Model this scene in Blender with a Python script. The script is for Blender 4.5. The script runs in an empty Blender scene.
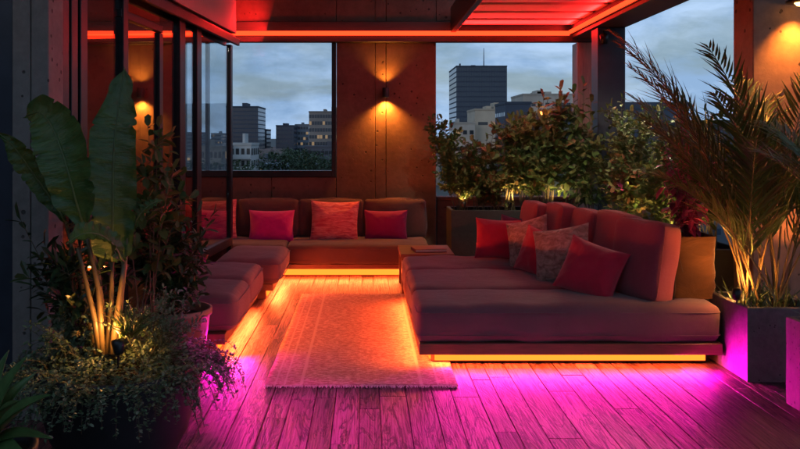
import bpy, math, random
from mathutils import Vector, Matrix, noise, Euler
R = math.radians
EYE = 1.45
def P(px, py, D):
    """pixel of the 800x449 photograph at depth D (metres along +Y) -> world point"""
    return Vector(((px-366)*D/800.0, D, EYE-(py-138)*D/800.0))
def PX(px, D): return (px-366)*D/800.0
def PZ(py, D): return EYE-(py-138)*D/800.0

scene = bpy.context.scene
COL = scene.collection

# ------------------------------------------------------------------ mesh builder
class MB:
    def __init__(s): s.v = []; s.f = []
    def add(s, vs, fs):
        n = len(s.v); s.v.extend([tuple(v) for v in vs]); s.f.extend([tuple(i+n for i in f) for f in fs])
    def box(s, x0, x1, y0, y1, z0, z1, ch=0.0):
        if ch <= 0:
            s.add([(x0,y0,z0),(x1,y0,z0),(x1,y1,z0),(x0,y1,z0),(x0,y0,z1),(x1,y0,z1),(x1,y1,z1),(x0,y1,z1)],
                  [(3,2,1,0),(4,5,6,7),(0,1,5,4),(1,2,6,5),(2,3,7,6),(3,0,4,7)]); return
        # chamfered box: 24 verts
        vs = []; idx = {}
        X=(x0,x1); Y=(y0,y1); Z=(z0,z1); sg=(1,-1)
        for i in (0,1):
            for j in (0,1):
                for k in (0,1):
                    x,y,z=X[i],Y[j],Z[k]; a,b,c=sg[i]*ch,sg[j]*ch,sg[k]*ch
                    idx[(i,j,k,0)]=len(vs); vs.append((x,y+b,z+c))
                    idx[(i,j,k,1)]=len(vs); vs.append((x+a,y,z+c))
                    idx[(i,j,k,2)]=len(vs); vs.append((x+a,y+b,z))
        F=[]
        for i in (0,1): F.append([idx[(i,j,k,0)] for j,k in ((0,0),(1,0),(1,1),(0,1))])
        for j in (0,1): F.append([idx[(i,j,k,1)] for i,k in ((0,0),(1,0),(1,1),(0,1))])
        for k in (0,1): F.append([idx[(i,j,k,2)] for i,j in ((0,0),(1,0),(1,1),(0,1))])
        for j in (0,1):
            for k in (0,1): F.append([idx[(0,j,k,1)],idx[(1,j,k,1)],idx[(1,j,k,2)],idx[(0,j,k,2)]])
        for i in (0,1):
            for k in (0,1): F.append([idx[(i,0,k,0)],idx[(i,1,k,0)],idx[(i,1,k,2)],idx[(i,0,k,2)]])
        for i in (0,1):
            for j in (0,1): F.append([idx[(i,j,0,0)],idx[(i,j,1,0)],idx[(i,j,1,1)],idx[(i,j,0,1)]])
        for i in (0,1):
            for j in (0,1):
                for k in (0,1): F.append([idx[(i,j,k,0)],idx[(i,j,k,1)],idx[(i,j,k,2)]])
        c = Vector(((x0+x1)/2,(y0+y1)/2,(z0+z1)/2))
        G=[]
        for f in F:
            a,b,d = [Vector(vs[q]) for q in f[:3]]
            n=(b-a).cross(d-a); m=sum((Vector(vs[q]) for q in f),Vector())/len(f)
            G.append(f if n.dot(m-c)>0 else f[::-1])
        s.add(vs,G)
    def tube(s, pts, r0, r1=None, n=6, cap=True):
        if r1 is None: r1 = r0
        pts=[Vector(p) for p in pts]; N=len(pts); vs=[]; fs=[]
        ref=Vector((0,0,1))
        t0=(pts[1]-pts[0]).normalized()
        if abs(t0.z)>.9: ref=Vector((1,0,0))
        for i,p in enumerate(pts):
            t=(pts[min(i+1,N-1)]-pts[max(i-1,0)])
            if t.length<1e-9: t=Vector((0,0,1))
            t.normalize()
            a=ref-t*ref.dot(t)
            if a.length<1e-5: a=Vector((0,1,0))
            a.normalize(); b=t.cross(a); ref=a
            r=r0+(r1-r0)*i/(N-1)
            for k in range(n):
                w=2*math.pi*k/n; vs.append(p+a*math.cos(w)*r+b*math.sin(w)*r)
        for i in range(N-1):
            for k in range(n):
                q=(k+1)%n; fs.append((i*n+k,i*n+q,(i+1)*n+q,(i+1)*n+k))
        if cap:
            fs.append(tuple(range(n))[::-1]); fs.append(tuple((N-1)*n+k for k in range(n)))
        s.add(vs,fs)
    def lathe(s, prof, n=32, c=(0,0,0), close=False):
        vs=[];fs=[]; N=len(prof)
        for (r,z) in prof:
            for k in range(n):
                w=2*math.pi*k/n; vs.append((c[0]+r*math.cos(w),c[1]+r*math.sin(w),c[2]+z))
        for i in range(N-1):
            for k in range(n):
                q=(k+1)%n; fs.append((i*n+k,i*n+q,(i+1)*n+q,(i+1)*n+k))
        s.add(vs,fs)
    def leaf(s, p, d, up, L, W, bend=.25, fold=.25, widest=.5):
        p=Vector(p); d=Vector(d).normalized(); up=Vector(up)
        side=d.cross(up)
        if side.length<1e-4: side=d.cross(Vector((1,0,.3)))
        side.normalize(); nrm=side.cross(d).normalized()
        def pt(t,u):
            q=p+d*(L*t)-nrm*(bend*L*t*t)
            return q+side*(u*W*.5)+nrm*(abs(u)*W*fold*.5)
        a=widest*.55; b=min(.9,widest*1.45)
        vs=[pt(0,0),pt(a,-.8),pt(a,0),pt(a,.8),pt(b,-.85),pt(b,0),pt(b,.85),pt(1,0)]
        s.add(vs,[(0,2,1),(0,3,2),(1,2,5,4),(2,3,6,5),(4,5,7),(5,6,7)])
    def build(s, name, m, parent=None, smooth=False, loc=None):
        me=bpy.data.meshes.new(name); me.from_pydata(s.v,[],s.f); me.update()
        if smooth: me.polygons.foreach_set('use_smooth',[True]*len(me.polygons))
        o=bpy.data.objects.new(name,me); COL.objects.link(o)
        if m: me.materials.append(m)
        if parent: o.parent=parent
        if loc is not None: o.location=loc
        return o

def tag(o,label=None,cat=None,group=None,kind=None):
    if label: o['label']=label
    if cat: o['category']=cat
    if group: o['group']=group
    if kind: o['kind']=kind
    return o
def thing(name,label,cat,loc=(0,0,0),rz=0,group=None):
    o=bpy.data.objects.new(name,None); COL.objects.link(o); o.location=loc; o.rotation_euler=(0,0,rz)
    o.empty_display_size=.1
    return tag(o,label,cat,group)
def copy_tree(o,parent=None):
    c=o.copy(); COL.objects.link(c); c.parent=parent
    for ch in list(o.children): copy_tree(ch,c)
    return c

# ------------------------------------------------------------------ materials
def newmat(name):
    m=bpy.data.materials.new(name); m.use_nodes=True; nt=m.node_tree
    for n in list(nt.nodes): nt.nodes.remove(n)
    out=nt.nodes.new('ShaderNodeOutputMaterial'); return m,nt,out
def N(nt,t,**kw):
    n=nt.nodes.new(t)
    for k,v in kw.items():
        if k in n.inputs.keys(): n.inputs[k].default_value=v
        else: setattr(n,k,v)
    return n
def ramp(nt,fac,stops):
    r=nt.nodes.new('ShaderNodeValToRGB'); e=r.color_ramp.elements
    while len(e)<len(stops): e.new(.5)
    for i,(p,c) in enumerate(stops): e[i].position=p; e[i].color=(c[0],c[1],c[2],1)
    nt.links.new(fac,r.inputs['Fac']); return r.outputs['Color']
def grey(v): return (v,v,v)
def coords(nt,scale=(1,1,1),island=0.0):
    tc=nt.nodes.new('ShaderNodeTexCoord'); mp=nt.nodes.new('ShaderNodeMapping'); mp.inputs['Scale'].default_value=scale
    nt.links.new(tc.outputs['Object'],mp.inputs['Vector'])
    if island:
        g=nt.nodes.new('ShaderNodeNewGeometry'); mu=N(nt,'ShaderNodeMath',operation='MULTIPLY'); mu.inputs[1].default_value=island
        nt.links.new(g.outputs['Random Per Island'],mu.inputs[0]); nt.links.new(mu.outputs[0],mp.inputs['Location'])
    return mp.outputs['Vector']
def noise_tex(nt,vec,scale,detail=4,rough=.55,dist=0):
    n=nt.nodes.new('ShaderNodeTexNoise'); n.inputs['Scale'].default_value=scale; n.inputs['Detail'].default_value=detail
    n.inputs['Roughness'].default_value=rough; n.inputs['Distortion'].default_value=dist
    nt.links.new(vec,n.inputs['Vector']); return n.outputs['Fac']
def mixc(nt,fac,a,b,mode='MIX'):
    m=nt.nodes.new('ShaderNodeMix'); m.data_type='RGBA'; m.blend_type=mode
    for sock,val in ((m.inputs[0],fac),(m.inputs[6],a),(m.inputs[7],b)):
        if hasattr(val,'links'): nt.links.new(val,sock)
        elif isinstance(val,(int,float)): sock.default_value=val
        else: sock.default_value=(val[0],val[1],val[2],1)
    return m.outputs[2]
def bsdf(nt,out,color,rough=.6,metal=0,spec=.5,bump=None,bstr=.3,bdist=.01,sheen=0,trans=None):
    b=nt.nodes.new('ShaderNodeBsdfPrincipled')
    if hasattr(color,'links'): nt.links.new(color,b.inputs['Base Color'])
    else: b.inputs['Base Color'].default_value=(color[0],color[1],color[2],1)
    if hasattr(rough,'links'): nt.links.new(rough,b.inputs['Roughness'])
    else: b.inputs['Roughness'].default_value=rough
    b.inputs['Metallic'].default_value=metal; b.inputs['Specular IOR Level'].default_value=spec
    if sheen: b.inputs['Sheen Weight'].default_value=sheen
    if bump is not None:
        bp=nt.nodes.new('ShaderNodeBump'); bp.inputs['Strength'].default_value=bstr; bp.inputs['Distance'].default_value=bdist
        nt.links.new(bump,bp.inputs['Height']); nt.links.new(bp.outputs[0],b.inputs['Normal'])
    nt.links.new(b.outputs[0],out.inputs['Surface']); return b
def m_concrete(name,base,pits=True,var=.35,scale=1.0):
    m,nt,out=newmat(name); v=coords(nt)
    n1=noise_tex(nt,v,1.3*scale,6,.6); n2=noise_tex(nt,v,14*scale,5,.7)
    c=ramp(nt,n1,[(.3,[x*(1-var) for x in base]),(.7,[x*(1+var*.6) for x in base])])
    c=mixc(nt,.35,c,ramp(nt,n2,[(.35,[x*.6 for x in base]),(.65,[x*1.25 for x in base])]))
    h=n2
    if pits:
        vo=nt.nodes.new('ShaderNodeTexVoronoi'); vo.inputs['Scale'].default_value=15*scale; nt.links.new(v,vo.inputs['Vector'])
        vo.inputs['Randomness'].default_value=1
        # only some cells have a hole
        sc=nt.nodes.new('ShaderNodeSeparateColor'); nt.links.new(vo.outputs['Color'],sc.inputs[0])
        siz=N(nt,'ShaderNodeMapRange'); nt.links.new(sc.outputs[0],siz.inputs[0]); siz.inputs[1].default_value=.45; siz.inputs[2].default_value=1
        siz.inputs[3].default_value=0; siz.inputs[4].default_value=.26
        sub=N(nt,'ShaderNodeMath',operation='SUBTRACT'); nt.links.new(siz.outputs[0],sub.inputs[0]); nt.links.new(vo.outputs['Distance'],sub.inputs[1])
        mk=N(nt,'ShaderNodeMapRange'); nt.links.new(sub.outputs[0],mk.inputs[0]); mk.inputs[1].default_value=0; mk.inputs[2].default_value=.05
        c=mixc(nt,mk.outputs[0],c,[x*.3 for x in base])
        hs=N(nt,'ShaderNodeMath',operation='MULTIPLY_ADD'); nt.links.new(mk.outputs[0],hs.inputs[0]); hs.inputs[1].default_value=-3; nt.links.new(n2,hs.inputs[2]); h=hs.outputs[0]
    bsdf(nt,out,c,.8,bump=h,bstr=.5,bdist=.006,spec=.3); return m
def m_plain(name,base,rough=.5,metal=0,var=.2,scale=8,spec=.5,bump=.15):
    m,nt,out=newmat(name); v=coords(nt); n=noise_tex(nt,v,scale,5,.6)
    c=ramp(nt,n,[(.3,[x*(1-var) for x in base]),(.7,[x*(1+var) for x in base])])
    bsdf(nt,out,c,rough,metal,spec,bump=n,bstr=bump,bdist=.004); return m
def m_fabric(name,base,var=.18,sheen=.25,weave=900,wrinkle=.8):
    m,nt,out=newmat(name); v=coords(nt)
    n1=noise_tex(nt,v,3.5,4,.6); n2=noise_tex(nt,v,weave,2,.5)
    w1=N(nt,'ShaderNodeTexWave',wave_type='BANDS',bands_direction='X',Scale=weave*.28); nt.links.new(v,w1.inputs['Vector'])
    w2=N(nt,'ShaderNodeTexWave',wave_type='BANDS',bands_direction='Z',Scale=weave*.28); nt.links.new(v,w2.inputs['Vector'])
    c=ramp(nt,n1,[(.3,[x*(1-var) for x in base]),(.7,[x*(1+var) for x in base])])
    c=mixc(nt,.4,c,ramp(nt,n2,[(.35,[x*.65 for x in base]),(.65,[x*1.4 for x in base])]))
    n3=noise_tex(nt,v,13,5,.6,.4)
    a=N(nt,'ShaderNodeMath',operation='ADD'); nt.links.new(w1.outputs['Fac'],a.inputs[0]); nt.links.new(w2.outputs['Fac'],a.inputs[1])
    b=N(nt,'ShaderNodeMath',operation='MULTIPLY_ADD'); nt.links.new(n3,b.inputs[0]); b.inputs[1].default_value=wrinkle*30
    nt.links.new(a.outputs[0],b.inputs[2])
    bsdf(nt,out,c,.9,bump=b.outputs[0],bstr=.35,bdist=.0016,sheen=sheen,spec=.2); return m
def m_crinkle(name,base,hi,sc=(14,14,45)):
    m,nt,out=newmat(name); v=coords(nt,sc)
    n1=noise_tex(nt,v,1,5,.6,.8); n2=noise_tex(nt,v,4,3,.6)
    c=ramp(nt,n1,[(.35,base),(.5,[(x+y)/2 for x,y in zip(base,hi)]),(.62,hi)])
    bsdf(nt,out,c,.85,bump=n1,bstr=.9,bdist=.02,sheen=.3,spec=.2); return m
def m_wood(name,base,axis='X',var=.3,rough=.5,k=1.0):
    s={'X':(2,28,28),'Y':(28,2,28),'Z':(28,28,2)}[axis]
    m,nt,out=newmat(name); v=coords(nt,[q*k for q in s],7.0)
    n1=noise_tex(nt,v,1,6,.65,1.0); n2=noise_tex(nt,v,4,4,.6)
    c=ramp(nt,n1,[(.3,[x*(1-var) for x in base]),(.7,[x*(1+var) for x in base])])
    c=mixc(nt,.3,c,ramp(nt,n2,[(.35,[x*.5 for x in base]),(.6,[x*1.2 for x in base])]))
    bsdf(nt,out,c,rough,bump=n1,bstr=.25,bdist=.003); return m
def m_leaf(name,cols,rough=.4,trans=.25,spec=.5):
    """cols: list of colours, chosen per leaf"""
    m,nt,out=newmat(name); g=nt.nodes.new('ShaderNodeNewGeometry')
    st=[((i+.5)/len(cols),c) for i,c in enumerate(cols)]
    c=ramp(nt,g.outputs['Random Per Island'],st)
    v=coords(nt); n=noise_tex(nt,v,40,3,.6)
    c=mixc(nt,.4,c,mixc(nt,n,(0,0,0),c))
    b=bsdf(nt,out,c,rough,spec=spec,bump=n,bstr=.2,bdist=.002)
    tr=nt.nodes.new('ShaderNodeBsdfTranslucent'); nt.links.new(c,tr.inputs['Color'])
    mx=nt.nodes.new('ShaderNodeMixShader'); mx.inputs[0].default_value=trans
    nt.links.new(b.outputs[0],mx.inputs[1]); nt.links.new(tr.outputs[0],mx.inputs[2]); nt.links.new(mx.outputs[0],out.inputs['Surface']); return m
def m_emit(name,col,strength):
    m,nt,out=newmat(name); e=nt.nodes.new('ShaderNodeEmission'); e.inputs['Color'].default_value=(*col,1); e.inputs['Strength'].default_value=strength
    nt.links.new(e.outputs[0],out.inputs['Surface']); return m
def m_glass(name,tint=(.86,.9,.92),refl=.07):
    m,nt,out=newmat(name); t=nt.nodes.new('ShaderNodeBsdfTransparent'); t.inputs[0].default_value=(*tint,1)
    g=nt.nodes.new('ShaderNodeBsdfGlossy'); g.inputs['Roughness'].default_value=.02
    lw=nt.nodes.new('ShaderNodeLayerWeight'); lw.inputs['Blend'].default_value=.25
    mr=N(nt,'ShaderNodeMapRange'); nt.links.new(lw.outputs['Facing'],mr.inputs[0]); mr.inputs[3].default_value=refl; mr.inputs[4].default_value=.55
    mx=nt.nodes.new('ShaderNodeMixShader'); nt.links.new(mr.outputs[0],mx.inputs[0]); nt.links.new(t.outputs[0],mx.inputs[1]); nt.links.new(g.outputs[0],mx.inputs[2])
    nt.links.new(mx.outputs[0],out.inputs['Surface']); return m
def m_facade(name,dark,lit,amount,strength):
    """window glass of the far city: a share of the panes is lit from inside"""
    m,nt,out=newmat(name); g=nt.nodes.new('ShaderNodeNewGeometry')
    oi=nt.nodes.new('ShaderNodeObjectInfo'); m7=N(nt,'ShaderNodeMath',operation='MULTIPLY_ADD'); m7.inputs[1].default_value=7.31; nt.links.new(oi.outputs['Random'],m7.inputs[0]); nt.links.new(g.outputs['Random Per Island'],m7.inputs[2]); fr_=N(nt,'ShaderNodeMath',operation='FRACT'); nt.links.new(m7.outputs[0],fr_.inputs[0])
    gt=N(nt,'ShaderNodeMath',operation='GREATER_THAN'); gt.inputs[1].default_value=1-amount; nt.links.new(fr_.outputs[0],gt.inputs[0])
    b=nt.nodes.new('ShaderNodeBsdfPrincipled'); b.inputs['Base Color'].default_value=(*dark,1); b.inputs['Roughness'].default_value=.15
    b.inputs['Emission Color'].default_value=(*lit,1)
    mu=N(nt,'ShaderNodeMath',operation='MULTIPLY'); mu.inputs[1].default_value=strength; nt.links.new(gt.outputs[0],mu.inputs[0]); nt.links.new(mu.outputs[0],b.inputs['Emission Strength'])
    nt.links.new(b.outputs[0],out.inputs['Surface']); return m
def m_deck():
    m,nt,out=newmat('weathered_deck'); g=nt.nodes.new('ShaderNodeNewGeometry')
    v=coords(nt,(10,1.3,10),23.0)
    n1=noise_tex(nt,v,1,6,.6,1.6)
    w=N(nt,'ShaderNodeMath',operation='MULTIPLY'); w.inputs[1].default_value=34; nt.links.new(n1,w.inputs[0])
    sn=N(nt,'ShaderNodeMath',operation='SINE'); nt.links.new(w.outputs[0],sn.inputs[0])
    fine=noise_tex(nt,coords(nt,(130,3,60),9.0),1,5,.7,.4)
    base=ramp(nt,g.outputs['Random Per Island'],[(0,(.07,.038,.040)),(.3,(.16,.088,.088)),(.6,(.22,.122,.125)),(.85,(.12,.066,.068)),(1,(.045,.028,.032))])
    ringc=ramp(nt,sn.outputs[0],[(0,grey(1)),(.5,grey(.95)),(.93,grey(.14))])
    c=mixc(nt,.85,base,ringc,'MULTIPLY')
    c=mixc(nt,.75,c,ramp(nt,fine,[(.40,grey(.22)),(.56,grey(1.0))]),'MULTIPLY')
    h=N(nt,'ShaderNodeMath',operation='MULTIPLY_ADD'); nt.links.new(fine,h.inputs[0]); h.inputs[1].default_value=2.2
    s2=N(nt,'ShaderNodeMath',operation='MULTIPLY'); s2.inputs[1].default_value=-.5; nt.links.new(sn.outputs[0],s2.inputs[0]); nt.links.new(s2.outputs[0],h.inputs[2])
    ro=ramp(nt,fine,[(.3,grey(.55)),(.7,grey(.30))])
    bsdf(nt,out,c,ro,bump=h.outputs[0],bstr=.5,bdist=.0025,spec=.25); return m
def m_rug():
    m,nt,out=newmat('woven_rug'); v=coords(nt)
    sx=nt.nodes.new('ShaderNodeSeparateXYZ'); nt.links.new(v,sx.inputs[0])
    n1=noise_tex(nt,coords(nt,(30,85,20)),1,4,.7,.5); n2=noise_tex(nt,coords(nt,(240,240,50)),1,2,.5); n3=noise_tex(nt,v,2.2,4,.6)
    c=ramp(nt,n1,[(.42,(.42,.18,.12)),(.50,(.62,.32,.23)),(.58,(.92,.68,.54))])
    c=mixc(nt,.22,c,ramp(nt,n2,[(.4,(.30,.13,.11)),(.6,(.85,.56,.50))]))
    c=mixc(nt,.4,c,ramp(nt,n3,[(.35,grey(.6)),(.65,grey(1))]),'MULTIPLY')
    # border stripes by distance from the long edges (rug half width .57)
    ab=N(nt,'ShaderNodeMath',operation='ABSOLUTE'); nt.links.new(sx.outputs[0],ab.inputs[0])
    wob=N(nt,'ShaderNodeMath',operation='MULTIPLY_ADD'); nt.links.new(n1,wob.inputs[0]); wob.inputs[1].default_value=.018; nt.links.new(ab.outputs[0],wob.inputs[2])
    st=ramp(nt,wob.outputs[0],[(0,grey(0)),(.350,grey(0)),(.352,grey(1)),(.368,grey(1)),(.370,grey(0)),(.45,grey(0)),(.452,grey(.9)),(.463,grey(.9)),(.465,grey(0)),(.505,grey(0)),(.507,grey(.8)),(.518,grey(.8)),(.52,grey(0))])
    c=mixc(nt,st,c,(.72,.53,.42))
    h=N(nt,'ShaderNodeMath',operation='ADD'); nt.links.new(n1,h.inputs[0]); nt.links.new(n2,h.inputs[1])
    bsdf(nt,out,c,.95,bump=h.outputs[0],bstr=.9,bdist=.008,spec=.1,sheen=.2); return m

M={}
M['deck']=m_deck(); M['rug']=m_rug()
M['wall']=m_concrete('board_concrete',(.165,.095,.07),True,.55)
M['col']=m_concrete('pale_concrete',(.22,.20,.185),True,.25)
M['pier']=m_concrete('warm_concrete',(.24,.14,.11),True,.3)
M['planter']=m_concrete('grey_planter',(.13,.12,.12),True,.5,2.2)
M['planterdark']=m_concrete('dark_planter',(.028,.028,.034),False,.4,2)
M['steel']=m_plain('black_steel',(.025,.025,.028),.35,.6,.2,20)
M['steelbrown']=m_plain('brown_painted_steel',(.06,.04,.035),.4,.3,.25,10)
M['steelblue']=m_plain('slate_steel',(.03,.04,.06),.5,.3,.2,6)
M['beam']=m_wood('dark_beam',(.05,.03,.025),'X',.3,.5)
M['beamY']=m_wood('dark_beam_side',(.07,.045,.04),'Y',.3,.5)
M['postwood']=m_wood('corner_post_wood',(.26,.15,.12),'Z',.3,.55)
M['louvre']=m_plain('louvre_paint',(.5,.36,.36),.45,.1,.1,6)
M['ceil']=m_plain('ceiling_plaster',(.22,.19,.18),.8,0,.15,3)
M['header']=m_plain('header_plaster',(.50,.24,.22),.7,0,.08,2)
M['sofa']=m_fabric('mauve_grey_fabric',(.19,.085,.11))
M['sofaback']=m_fabric('red_lit_mauve_fabric',(.33,.07,.095))  # redder than the seats; the LED's red light is put into the colour
M['sofadark']=m_fabric('brown_fabric',(.12,.06,.06))
M['frame']=m_wood('sofa_frame_wood',(.20,.075,.05),'X',.25,.45)
M['frameY']=m_wood('sofa_frame_wood_side',(.20,.075,.05),'Y',.25,.45)
M['red']=m_fabric('red_velvet',(.60,.02,.06),.15,.5,700,1.1)
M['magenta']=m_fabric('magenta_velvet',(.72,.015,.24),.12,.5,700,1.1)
M['coral']=m_crinkle('coral_crinkle',(.68,.06,.10),(.98,.30,.30),(9,9,46))
M['beige']=m_crinkle('beige_crinkle',(.30,.16,.13),(.62,.42,.36),(20,20,30))
M['magentadark']=m_fabric('dim_magenta_velvet',(.28,.008,.10),.12,.3,700,1.1)  # darker copy of the magenta velvet; the end pillow's dimness is painted in
M['purple']=m_fabric('purple_fabric',(.09,.03,.12))
M['piping']=m_fabric('piping',(.10,.07,.075))
M['bag']=m_crinkle('brown_planter_bag',(.05,.018,.006),(.075,.028,.009),(4,4,9))
M['soil']=m_plain('soil',(.035,.022,.015),.95,0,.5,40,.2,1)
M['potblack']=m_plain('black_pot',(.022,.022,.026),.5,0,.2,9,.4)
M['potred']=m_plain('terracotta_pot',(.36,.16,.13),.6,0,.2,9)
M['book']=m_plain('book_cover',(.32,.06,.05),.5,0,.1,12)
M['paper']=m_plain('book_paper',(.7,.6,.5),.8,0,.1,60)
M['ledorange']=m_emit('orange_led',(1,.115,.010),4.2)
M['ledred']=m_emit('red_led',(1,.032,.008),4.6)
M['bulb']=m_emit('warm_bulb',(1,.5,.12),14)
M['lantern']=m_emit('lantern_glow',(1,.26,.05),9)
M['glass']=m_glass('partition_glass'); M['wglass']=m_glass('window_glass',(.93,.95,.97),.03)
M['stem']=m_plain('green_stem',(.07,.06,.03),.6,0,.3,30)
M['bark']=m_plain('bark',(.07,.045,.03),.85,0,.3,30,.3,.6)
M['petiole']=m_plain('banana_petiole',(.12,.08,.03),.45,0,.3,14)
M['midrib']=m_plain('banana_midrib',(.09,.13,.04),.5,0,.3,14)
M['lfdark']=m_leaf('dark_glossy_leaf',[(.03,.06,.024),(.045,.085,.03),(.03,.065,.03),(.06,.10,.03)],.35)
M['lfgreen']=m_leaf('green_leaf',[(.05,.10,.02),(.09,.13,.03),(.06,.11,.025),(.13,.14,.04)],.6)
M['lfolive']=m_leaf('olive_leaf',[(.06,.13,.03),(.09,.14,.035),(.045,.12,.03),(.12,.12,.03),(.07,.15,.04)],.58)
M['lfrusty']=m_leaf('rusty_leaf',[(.06,.12,.03),(.14,.11,.03),(.05,.12,.03),(.08,.14,.035),(.20,.09,.04)],.55)
M['lfpurple']=m_leaf('purple_leaf',[(.30,.03,.09),(.42,.03,.14),(.14,.03,.05),(.5,.05,.18)],.4)
M['flower']=m_leaf('magenta_flower',[(.45,.05,.35),(.5,.06,.25),(.35,.05,.4)],.6,.4)
M['lfcover']=m_leaf('small_cover_leaf',[(.10,.17,.09),(.17,.24,.15),(.09,.18,.07),(.24,.30,.20)],.45)
M['lfpalm']=m_leaf('palm_leaf',[(.07,.13,.03),(.10,.15,.035),(.06,.12,.025),(.12,.11,.03)],.4,.3)
M['lftree']=m_leaf('city_tree_leaf',[(.035,.07,.03),(.05,.095,.04),(.03,.06,.03),(.07,.11,.05)],.7,.2)
def m_banana():
    m,nt,out=newmat('banana_leaf'); tc=nt.nodes.new('ShaderNodeUVMap')
    mp=nt.nodes.new('ShaderNodeMapping'); mp.inputs['Scale'].default_value=(1.5,34,1); nt.links.new(tc.outputs[0],mp.inputs[0])
    n1=noise_tex(nt,mp.outputs[0],1,5,.6,.2); n2=noise_tex(nt,coords(nt),6,4,.6)
    c=ramp(nt,n1,[(.3,(.03,.085,.02)),(.55,(.055,.135,.03)),(.75,(.09,.17,.045))])
    c=mixc(nt,.5,c,ramp(nt,n2,[(.35,(.035,.08,.025)),(.65,(.09,.17,.04))]))
    b=bsdf(nt,out,c,.27,bump=n1,bstr=.8,bdist=.012)
    tr=nt.nodes.new('ShaderNodeBsdfTranslucent'); nt.links.new(c,tr.inputs['Color'])
    mx=nt.nodes.new('ShaderNodeMixShader'); mx.inputs[0].default_value=.22
    nt.links.new(b.outputs[0],mx.inputs[1]); nt.links.new(tr.outputs[0],mx.inputs[2]); nt.links.new(mx.outputs[0],out.inputs['Surface']); return m
M['banana']=m_banana()

# ------------------------------------------------------------------ lamps
def area(name,loc,rot,sx,sy,power,col,spread=180):
    l=bpy.data.lights.new(name,'AREA'); l.shape='RECTANGLE'; l.size=sx; l.size_y=sy; l.energy=power; l.color=col; l.spread=R(spread)
    o=bpy.data.objects.new(name,l); COL.objects.link(o); o.location=loc; o.rotation_euler=rot; return o
def spot(name,loc,target,power,col,ang=90,blend=.8,r=.02):
    l=bpy.data.lights.new(name,'SPOT'); l.energy=power; l.color=col; l.spot_size=R(ang); l.spot_blend=blend; l.shadow_soft_size=r
    o=bpy.data.objects.new(name,l); COL.objects.link(o); o.location=loc
    o.rotation_euler=(Vector(target)-Vector(loc)).to_track_quat('-Z','Y').to_euler(); return o
ORANGE=(1,.115,.024); MAG=(1,.004,.50); WARM=(1,.32,.035); REDL=(1,.016,.016)

# ------------------------------------------------------------------ floor
rng=random.Random(3)
b=MB(); gap=.0035
i=0; x=-3.2
while x<3.6:
    W=rng.choice([.11,.135,.135,.15,.165])
    y=-1.0-rng.random()*1.5
    while y<9.6:
        L=rng.choice([.9,1.3,1.8,2.2,2.6])*rng.uniform(.9,1.1)
        z=rng.uniform(-.0015,.0005); ch=.0022
        x0,x1,y0,y1=x+gap/2,x+W-gap/2,y+.0015,min(y+L,9.62)-.0015
        b.add([(x0,y0,-.03),(x1,y0,-.03),(x1,y1,-.03),(x0,y1,-.03),(x0,y0,z-ch),(x1,y0,z-ch),(x1,y1,z-ch),(x0,y1,z-ch),
               (x0+ch,y0+ch,z),(x1-ch,y0+ch,z),(x1-ch,y1-ch,z),(x0+ch,y1-ch,z)],
              [(8,9,10,11),(4,5,9,8),(5,6,10,9),(6,7,11,10),(7,4,8,11),(0,1,5,4),(1,2,6,5),(2,3,7,6),(3,0,4,7)])
        y+=L
    x+=W
tag(b.build('deck_floor',M['deck']),kind='structure')
b=MB(); b.box(-7,3.7,-4.5,10.2,-.35,-.045); tag(b.build('floor_slab',m_plain('dark_slab',(.02,.02,.02),.9)),kind='structure')

# ------------------------------------------------------------------ back wall with window
WY=9.3
wall=thing('concrete_wall','pitted rust brown concrete wall with a large window behind the long sofa','wall',(0,WY,0))
wx0,wx1=PX(181,WY),PX(336,WY); px1=PX(436,WY); jx=PX(386,WY); jx2=PX(375,WY)
wz0,wz1=PZ(177,WY),2.60
def panel(x0,x1,z0,z1,y0=0,y1=.28):
    b=MB(); b.box(x0,x1,y0,y1,z0,z1,.004); return b.build('wall_panel',M['wall'],wall)
panel(-6.8,-4.0,0,3.75); panel(-3.994,wx0-.003,0,3.75)
panel(wx0+.003,-1.1,0,wz0-.002); panel(-1.094,wx1,0,wz0-.002)
panel(wx0+.003,wx1,wz1+.002,3.75)
panel(wx1+.006,jx2-.002,0,3.75); panel(jx2+.002,jx-.003,0,3.75); panel(jx+.003,px1,0,3.75); panel(px1+.004,1.12,2.81,3.75); panel(wx1+.02,px1-.02,0,3.74,.285,.32); panel(-6.7,wx0-.02,0,3.74,.285,.32); panel(wx0,wx1,0,wz0-.02,.285,.32); panel(px1+.004,1.12,2.84,3.74,.285,.32)
fr=MB()
for a in ((wx0,wx0+.05,wz0,wz1),(wx1-.05,wx1,wz0,wz1)): fr.box(a[0],a[1],-.02,.10,a[2],a[3],.004)
fr.box(wx0+.05,wx1-.05,-.02,.10,wz0,wz0+.075,.004); fr.box(wx0+.05,wx1-.05,-.02,.10,wz1-.03,wz1,.004)
fr.box(PX(207,WY)-.02,PX(207,WY)+.02,.0,.08,wz0+.075,wz1-.03)
fo=fr.build('window_frame',M['steel'],wall)
g=MB(); g.box(wx0+.05,wx1-.05,.045,.051,wz0+.075,wz1-.03); g.build('window_pane',M['wglass'],fo)

b=MB(); b.box(px1+.02,3.3,0,.16,0,.72,.004); b.box(px1+.02,3.34,-.02,.18,.722,.76,.004)
o=b.build('parapet_wall',M['wall'],None,loc=(0,WY+.1,0)); tag(o,'low concrete parapet wall behind the shrubs at the terrace edge','parapet')

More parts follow.
